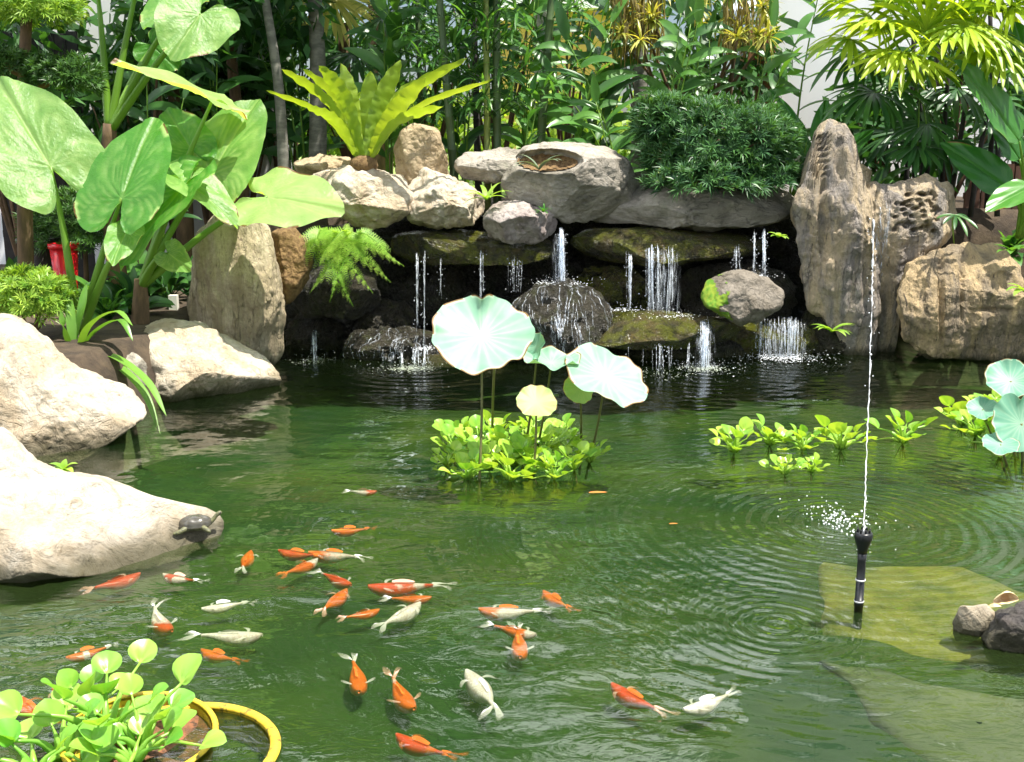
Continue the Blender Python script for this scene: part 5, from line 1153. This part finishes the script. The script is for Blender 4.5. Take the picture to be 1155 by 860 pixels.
    for i in range(nn + 1):
        t = .28 + .26 * i / nn; p = spine(t); hz = hh * (KW_[int(t / bl_ * 18)] ** .8) * .92; fh = .016 * math.sin(math.pi * (.15 + .8 * i / nn))
        vs += [p + Vector((0, 0, -z0 + .004)), p + Vector((0, 0, -z0 + .004 + fh * .7)) + s * .010]
    mb_.add(vs, [(i * 2, i * 2 + 1, i * 2 + 3, i * 2 + 2) for i in range(nn)], .55); mb_.build('dorsal_fin', M[{'k_wh': 'f_w', 'k_re': 'f_p'}.get(mat, 'f_o')], th_)
K = [('farthest small koi with red head and white tail', (425, 553), (386, 553), 'k_re', 'f_w', .05, 'tailw'),
     ('plain orange koi alone above the crowded shoal', (374, 597), (424, 596), 'k_oo', 'f_o', .03, 'solid'),
     ('red orange koi at the left of the touching pair', (314, 619), (366, 628), 'k_ro', 'f_o', .05, 'back'),
     ('orange koi with white tail at the right of the touching pair', (348, 621), (420, 626), 'k_or', 'f_w', -.08, 'tailw'),
     ('slim koi with orange tail half and white head', (358, 629), (311, 649), 'k_or', 'f_o', .04, 'headw'),
     ('red orange koi with raised white tail in mid shoal', (396, 658), (357, 640), 'k_re', 'f_w', .08, 'back'),
     ('orange koi with pale pink tail pointing down left', (391, 663), (354, 692), 'k_oo', 'f_p', .06, 'solid'),
     ('long deep orange koi with dark red head heading left', (415, 659), (512, 656), 'k_re', 'f_w', -.05, 'back'),
     ('orange koi heading right just above the white one', (487, 672), (428, 673), 'k_or', 'f_w', .05, 'back'),
     ('orange koi with red tail left of the white one', (428, 686), (378, 697), 'k_oo', 'f_p', .04, 'solid'),
     ('white koi slanting down left at the right of the shoal', (474, 678), (418, 708), 'k_wh', 'f_w', .06, 'white'),
     ('small orange koi pointing up alone beside the turtle slab', (283, 620), (268, 645), 'k_oo', 'f_w', .03, 'solid'),
     ('pinkish white koi heading left below the turtle slab', (227, 685), (287, 675), 'k_wh', 'f_w', -.10, 'white'),
     ('long greyish white koi with flowing fins heading right', (296, 714), (207, 712), 'k_wh', 'f_w', .10, 'white'),
     ('red koi turning down with a wide white tail', (194, 709), (154, 680), 'k_re', 'f_w', -.22, 'tailw'),
     ('red and white koi with forked white fins by the slab', (184, 646), (227, 657), 'k_re', 'f_w', .08, 'patch'),
     ('dark red koi in the shadow under the slab', (158, 645), (88, 666), 'k_ro', 'f_p', .04, 'solid'),
     ('orange koi with white saddle above the hyacinth leaves', (74, 740), (134, 726), 'k_or', 'f_w', .04, 'mid'),
     ('plain orange koi heading left right of the hyacinth leaves', (227, 731), (273, 747), 'k_oo', 'f_o', .02, 'solid'),
     ('blurred orange koi at the left edge by the hyacinth', (20, 783), (54, 820), 'k_oo', 'f_o', .03, 'solid'),
     ('deep rusty koi half hidden behind the hyacinth leaves', (60, 773), (92, 800), 'k_ro', 'f_p', .03, 'solid'),
     ('orange koi pointing straight down in the middle left', (405, 778), (402, 734), 'k_oo', 'f_w', .05, 'solid'),
     ('orange koi curving down right with pale side fins', (467, 797), (430, 754), 'k_or', 'f_p', -.10, 'back'),
     ('red orange koi nearest the bottom edge heading up left', (447, 826), (512, 858), 'k_ro', 'f_o', .08, 'back'),
     ('pinkish white koi with curled tail in open green water', (526, 754), (578, 805), 'k_wh', 'f_w', -.12, 'white'),
     ('orange koi with long white tail heading left near the centre', (540, 685), (622, 690), 'k_or', 'f_w', .04, 'tailw'),
     ('orange and white koi heading right behind the down facing one', (605, 714), (545, 700), 'k_or', 'f_w', .06, 'headw'),
     ('orange koi facing straight down near the centre', (587, 739), (584, 700), 'k_oo', 'f_w', .04, 'solid'),
     ('small orange koi heading up left right of the centre group', (613, 665), (646, 689), 'k_oo', 'f_o', .03, 'back'),
     ('red orange koi heading left near the bottom right', (690, 769), (752, 808), 'k_ro', 'f_p', .05, 'back'),
     ('cream koi with a long thin tail near the bottom right', (771, 798), (838, 779), 'k_wh', 'f_w', .08, 'white')]
for i, k in enumerate(K): koi(*k, seed=i + 1, fat=1.32)

# floating leaves
for px, py, lb, nm_ in ((675, 556, 'orange fallen leaf floating right of the hyacinth raft', .05), (760, 591, 'tiny brown leaf floating in the open water', .022)):
    c_ = on(px, py, .006); mb = MB(); ribbon(mb, c_ - Vector((nm_, 0, 0)), (1, .1, 0), nm_ * 2, nm_ * .6, 0, 6, .2, tint=.5); o = mb.build('fallen_leaf', M['orangeleaf'], base=c_); tag(o, lb, 'leaf')

# ------------------------------------------------------------------ turtle
from mathutils.bvhtree import BVHTree
def hit(o, px, py):
    b0 = BASES[o.name]; t_ = BVHTree.FromPolygons([v.co + b0 for v in o.data.vertices], [tuple(f.vertices) for f in o.data.polygons])
    loc, nr, _, _ = t_.ray_cast(Vector((0, 0, 1.8)), ray(px, py).normalized()); return loc
tp = hit(slab, 220, 597)
def turtle():
    b_ = tp; th_ = thing('turtle', b_, 'dark turtle basking with raised head on the tip of the white slab', 'turtle')
    fw = Vector((.92, .30, 0)).normalized(); sd = Vector((-fw.y, fw.x, 0)); up = Vector((0, 0, 1))
    def q(x, y, z): return b_ + fw * x + sd * y + up * z
    Ls, Ws, Hs = .088, .066, .070
    mb_ = MB(); vs = []; ts = []; fs = []; n = 36; rg = 12
    for i in range(rg + 1):
        f = i / rg; hgt = math.cos(f * math.pi / 2) ** .8
        for k in range(n):
            a = 2 * math.pi * k / n; rr = math.sin(f * math.pi / 2); sc = .003 * math.cos(6 * a) * (1 if .3 < f < .9 else 0)
            vs.append(q(Ls * rr * math.cos(a) * (1 + .04 * math.cos(a)), Ws * rr * math.sin(a), .030 + (Hs - .02) * hgt + sc)); ts.append(.3 + .25 * (k % 6 == 0) + .2 * (i in (5, 9)))
    for k in range(n):
        a = 2 * math.pi * k / n; vs.append(q(Ls * 1.04 * math.cos(a), Ws * 1.05 * math.sin(a), .024)); ts.append(.8)
    for k in range(n):
        a = 2 * math.pi * k / n; vs.append(q(Ls * .9 * math.cos(a), Ws * .88 * math.sin(a), .014)); ts.append(.9)
    for i in range(rg + 2):
        for k in range(n): fs.append((i * n + k, i * n + (k + 1) % n, (i + 1) * n + (k + 1) % n, (i + 1) * n + k))
    mb_.add(vs, fs, ts); mb_.build('shell', M['tshell'], th_)
    # body: one skin
    pts = [(0, 0, .022), (.07, 0, .026), (.10, .002, .045), (.118, .004, .068), (.136, .006, .080), (.150, .007, .078),
           (.045, .055, .022), (.068, .082, .008), (.085, .085, .003), (.045, -.055, .022), (.066, -.082, .010), (.080, -.090, .003),
           (-.055, .05, .022), (-.085, .072, .008), (-.105, .078, .003), (-.055, -.05, .022), (-.088, -.066, .010), (-.118, -.062, .006), (-.08, 0, .020), (-.108, 0, .010)]
    rad = [.03, .022, .013, .012, .0155, .008, .016, .012, .008, .016, .012, .008, .017, .013, .008, .017, .013, .009, .012, .004]
    ed = [(0, 1), (1, 2), (2, 3), (3, 4), (4, 5), (0, 6), (6, 7), (7, 8), (0, 9), (9, 10), (10, 11), (0, 12), (12, 13), (13, 14), (0, 15), (15, 16), (16, 17), (0, 18), (18, 19)]
    me_ = bpy.data.meshes.new('body'); me_.from_pydata([tuple(q(*p_) - b_) for p_ in pts], ed, []); me_.materials.append(M['tskin'])
    o = bpy.data.objects.new('body', me_); col.objects.link(o); o.parent = th_
    sk = o.modifiers.new('skin', 'SKIN'); 
    if not me_.skin_vertices: me_.skin_vertices.new()
    for i_, rr in enumerate(rad): me_.skin_vertices[0].data[i_].radius = (rr, rr)
    me_.skin_vertices[0].data[0].use_root = True
    sb = o.modifiers.new('sub', 'SUBSURF'); sb.levels = 2; sb.render_levels = 2; sk.use_smooth_shade = True
    for sg in (-1, 1):
        mb_ = MB(); lathe(mb_, [(.001, -.003), (.0028, -.0015), (.0028, .0015), (.001, .003)], q(.141, .0065 + sg * .0135, .084), 8, axis=sd); mb_.build('eye', M['black'], th_)
M['tshell'] = leaf_mat('turtle_shell', (.035, .034, .032), (.10, .09, .06), .0, rough=.25, spec=.6)
M['tskin'] = plain_mat('turtle_skin', (.05, .055, .035), (.16, .16, .07), .5, 60, stretch=(1, 4, 1))
turtle()
[o for o in ROOTS if o.name == 'turtle'][0].scale = (.85, .85, .85)

# curled dry leaf on the corner rock
c_ = at(1136, 684, 3.75); th = thing('dry_leaf', c_, 'pale curled dry leaf lying on the dark corner rock', 'leaf')
mb = MB(); vs = []; fs = []
for i in range(13):
    for k in range(15):
        t = i / 12; a = -1.9 + 3.6 * k / 14; rr = .022 * math.sin(math.pi * (t * .85 + .1)) * (1 + .2 * noise.noise(Vector((t * 5, a, 0))))
        p_ = c_ + Vector((-.05 + .1 * t, .02 * t, .018 + .012 * math.sin(t * 3))) + Vector((.2 * rr * math.sin(a * 2), rr * math.cos(a) * 1.2, rr * math.sin(a)))
        vs.append(p_)
fs = [(i * 15 + k, i * 15 + k + 1, (i + 1) * 15 + k + 1, (i + 1) * 15 + k) for i in range(12) for k in range(14)]
mb.add(vs, fs); mb.build('blade', M['dry'], th)
mb = MB(); ribbon(mb, c_ + Vector((-.03, -.02, .006)), (-.8, -.2, .15), .06, .03, .3, 6, .4); mb.build('leaf_flap', M['dry'], th)

# ------------------------------------------------------------------ fountain nozzle and jet
b = on(968, 688, -.4); top = at(974, 604, 4.08); low = at(968, 690, 4.08); low = low + (low - top).normalized() * .42
th = thing('fountain_pipe', low, 'black fountain pipe with a flared nozzle rising from the pond', 'fountain')
ax = (top - low).normalized(); Lp = (top - low).length
mb = MB(); lathe(mb, [(.017, 0), (.017, Lp * .60), (.0185, Lp * .60), (.0185, Lp * .64), (.0165, Lp * .64), (.0165, Lp * .86), (.019, Lp * .9)], low, 20, axis=ax); mb.build('pipe', M['black'], th)
mb = MB(); lathe(mb, [(.0185, Lp * .9), (.022, Lp * .93), (.033, Lp * .975), (.035, Lp * .985), (.035, Lp * 1.01), (.031, Lp * 1.018), (.012, Lp * 1.02)], low, 24, axis=ax); hd_ = mb.build('nozzle', M['black'], th)
for k in range(8):
    a = k * .785; mb = MB(); _, s, u = frame(ax); c_ = low + ax * (Lp * 1.018) + (s * math.cos(a) + u * math.sin(a)) * .024
    lathe(mb, [(.004, 0), (.004, .012), (.0025, .015)], c_, 8, axis=ax); q = mb.build('jet_tip', M['black'], th); q.parent = hd_
for py in (654, 678):
    c_ = at(969.5 + (678 - py) * .05, py, 4.08); t_ = (c_ - low).dot(ax); mb = MB(); lathe(mb, [(.0175, t_ - .003), (.0195, t_ - .003), (.0195, t_ + .003), (.0175, t_ + .003)], low, 20, axis=ax, cap=False); mb.build('band', M['white'], th)
r = random.Random(101)
def drops(mb, c, n, rx, ry, rz, s0, s1, r_, fl=1.):
    for k in range(n):
        p = Vector((c.x + r_.gauss(0, rx), c.y + r_.gauss(0, ry), c.z + abs(r_.gauss(0, rz)))); s = r_.uniform(s0, s1)
        lathe(mb, [(s * .1, -s * fl), (s * .75, -s * .6 * fl), (s, 0), (s * .75, s * .6 * fl), (s * .1, s * fl)], p, 6)
jt = thing('water_jet', top, 'thin water jet shooting straight up from the black nozzle', 'water jet')
mb = MB(); pts = bez([top + Vector((0, 0, .01)), at(977, 520, 4.25), at(981, 420, 4.4), at(984, 320, 4.5), at(985, 248, 4.55)], 90)
tube(mb, [p + Vector((r.gauss(0, .0015), 0, 0)) for p in pts], [(.0014 + .0005 * math.sin(i * .7) + .0016 * r.random()) * (.9 + .6 * i / 90) * (.25 if i > 35 and r.random() < .4 else 1) for i in range(91)], 7)
for i in range(34):
    p = pts[r.randrange(40, 91)]; drops(mb, p + Vector((r.gauss(0, .008), r.gauss(0, .008), 0)), 1, .010, .010, .01, .0012, .0032, r)
mb.build('stream', M['foam'], jt)
mb = MB(); c_ = on(950, 592); drops(mb, c_, 130, .055, .10, .035, .002, .006, r); drops(mb, c_, 50, .13, .18, .02, .0015, .004, r)
mb.build('splash', M['foam'], jt)['kind'] = 'stuff'

# ------------------------------------------------------------------ waterfalls
def waterfall(label, x0, x1, y0, y1, Y, n, rad, seed, foam=0, fw=20, throw=.08, spread=1.):
    """falling strands between two rock lips, thinning and breaking into drops, with foam where they land"""
    r_ = random.Random(seed); b_ = at((x0 + x1) / 2, y1, Y - throw); th_ = thing('waterfall', b_, label, 'waterfall')
    mb_ = MB()
    cl = [r_.uniform(x0, x1) for _ in range(max(2, int((x1 - x0) / 8)))]; n = int(n * 1.8)
    for i in range(n):
        xa = cl[r_.randrange(len(cl))] + r_.gauss(0, (x1 - x0) * .07); xb = (x0 + x1) / 2 + (xa - (x0 + x1) / 2) * spread + r_.uniform(-2, 2)
        ya = y0 + r_.uniform(-3, 4); yb = y1 - (r_.random() ** 2) * (y1 - y0) * .4
        Ys = Y + r_.uniform(-.06, .06)
        pts_ = bez([at(xa, ya - 6, Ys + .25), at(xa, ya - 1, Ys + .03), at(xa * .6 + xb * .4, ya * .55 + yb * .45, Ys - throw * .6), at(xb, yb, Ys - throw)], 22)
        rr = rad * .45 * (.25 + 1.3 * r_.random() ** 2)
        tube(mb_, pts_, [rr * (1.0 + .45 * math.sin(k * 1.3 + i) * (k / 22)) * (.75 + .5 * r_.random()) * (1 - .35 * k / 22) for k in range(23)], 6)
        for k in range(5): drops(mb_, pts_[r_.randrange(8, 23)], 1, .02, .02, .02, .002, .006, r_)
    mb_.build('strands', M['fall'], th_)
    if n > 17:
        mb_ = MB(); nu, nv_ = max(8, int((x1 - x0) * .8)), 16; vs = []; ts = []
        for j in range(nv_ + 1):
            t = j / nv_
            for i in range(nu + 1):
                u = i / nu * 2 - 1; xx = (x0 + x1) / 2 + u * (x1 - x0) * .5 * (1 + (spread - 1) * t) * (1 + .06 * math.sin(t * 5 + i))
                vs.append(at(xx, y0 - 2 + (y1 - y0 + 2) * t ** 1.25, Y + .05 * (1 - t) ** 4 - throw * t + .012 * math.sin(u * 9 + t * 3))); ts.append((1 - abs(u) ** 3) * (.95 - .35 * t) * min(1, .1 + t * 4))
        mb_.add(vs, [(j * (nu + 1) + i, j * (nu + 1) + i + 1, (j + 1) * (nu + 1) + i + 1, (j + 1) * (nu + 1) + i) for j in range(nv_) for i in range(nu)], ts)
        mb_.build('curtain', M['curtain'], th_)
    if foam:
        mb_ = MB(); drops(mb_, b_, foam * 2, fw * .8 * mpp(y1, Y), fw * .6 * mpp(y1, Y), .006, .002, .008, r_, .35); drops(mb_, b_, foam, fw * 1.5 * mpp(y1, Y), fw * 1.1 * mpp(y1, Y), .03, .0012, .0035, r_); mb_.build('foam', M['foam'], th_)['kind'] = 'stuff'
    return th_
waterfall('thin double strand of water falling from the left ledge', 469, 481, 292, 394, 9.42, 5, .008, 1, 60, 10)
waterfall('broken thread of water just right of the double strand', 493, 497, 298, 348, 9.42, 2, .007, 2)
waterfall('beaded thread of water above the big lotus leaf', 540, 548, 288, 350, 9.42, 3, .007, 3)
waterfall('faint drips falling left of the foaming dome', 572, 606, 294, 330, 9.42, 5, .004, 4)
waterfall('white spout pouring onto the black domed rock', 624, 638, 266, 320, 9.45, 16, .013, 5, 90, 16, spread=1.4)
waterfall('pair of thin strands left of the curtain on the lower ledge', 692, 714, 290, 350, 9.42, 6, .009, 6, 40, 14)
waterfall('spreading curtain pouring onto the flat mossy lower ledge', 730, 768, 284, 356, 9.42, 16, .010, 7, 90, 22)
waterfall('bluish spout beside the round mossy boulder', 848, 862, 268, 312, 9.5, 9, .012, 8, 30, 10)
waterfall('faint trickle left of the bluish spout', 824, 838, 284, 306, 9.5, 4, .007, 9)
waterfall('frothy chute running off the right end of the mossy lower ledge', 785, 806, 368, 416, 9.15, 22, .012, 10, 160, 16, .12, 1.3)
waterfall('thin drips under the front of the mossy lower ledge', 700, 778, 392, 422, 9.0, 9, .006, 11, 50, 30)
waterfall('short wide curtain under the small spill ledge', 858, 912, 366, 404, 9.38, 22, .011, 12, 220, 22, .05)
waterfall('small splash of water in the dark hollow behind the boulder', 352, 358, 380, 407, 9.5, 5, .01, 13, 60, 14)
waterfall('foaming trickle running along the dark stone into the pond', 448, 480, 396, 416, 9.2, 8, .012, 14, 160, 16)
# water sheeting over the dome, down the standing stone
def sheet(label, obj, test, n, seed, L, rad, cat='waterfall'):
    r_ = random.Random(seed); me_ = obj.data; b0_ = BASES[obj.name]; vv = [v for v in me_.vertices if test(v.co + b0_, v.normal)]
    th_ = thing('waterfall', b0_, label, cat); mb_ = MB()
    cen_ = Vector((0, 0, 0))
    for v in me_.vertices: cen_ += v.co
    cen_ = cen_ / len(me_.vertices) + b0_
    from mathutils.bvhtree import BVHTree
    tree_ = BVHTree.FromPolygons([v.co + b0_ for v in me_.vertices], [tuple(f.vertices) for f in me_.polygons])
    for i in range(n):
        v = r_.choice(vv); p = v.co + b0_; pts_ = []; 
        m = r_.randrange(5, 12)
        for k in range(m):
            loc, nr, _, _ = tree_.find_nearest(p)
            if loc is None: break
            if nr.dot(loc - cen_) < 0: nr = -nr
            pts_.append(loc + nr * .004); g = Vector((0, -.1, -1)); g = g - nr * g.dot(nr); g = g.normalized() if g.length > .02 else Vector((0, -1, 0))
            p = loc + nr * .004 + (g + rnd_dir(r_) * .25) * L
        if len(pts_) > 2: tube(mb_, pts_, [rad * r_.uniform(.3, 1.2) for _ in pts_], 5)
        if i % 3 == 0: drops(mb_, pts_[-1], 2, .03, .03, .02, .002, .004, r_)
    mb_.build('strands', M['fall'], th_)['kind'] = 'stuff'
sheet('white water sheeting over the black domed rock', mound, lambda p, nr: p.y < 9.45 and p.z > .2, 150, 21, .02, .0026)
ts = [o for o in col.objects if o.name.startswith('broad_stone')][0]
sheet('glistening water running down the face of the broad standing stone', ts, lambda p, nr: p.y < 9.8 and at(975, 300, 9.5).x - .05 < p.x < at(1003, 300, 9.5).x and .1 < p.z < 1.35, 110, 22, .03, .0035)
ws = [o for o in col.objects if o.name.startswith('wet_stone')][0]
sheet('sparkling film of water over the black stone at the left falls', ws, lambda p, nr: p.y < 9.6 and p.z > .03, 110, 23, .015, .002)
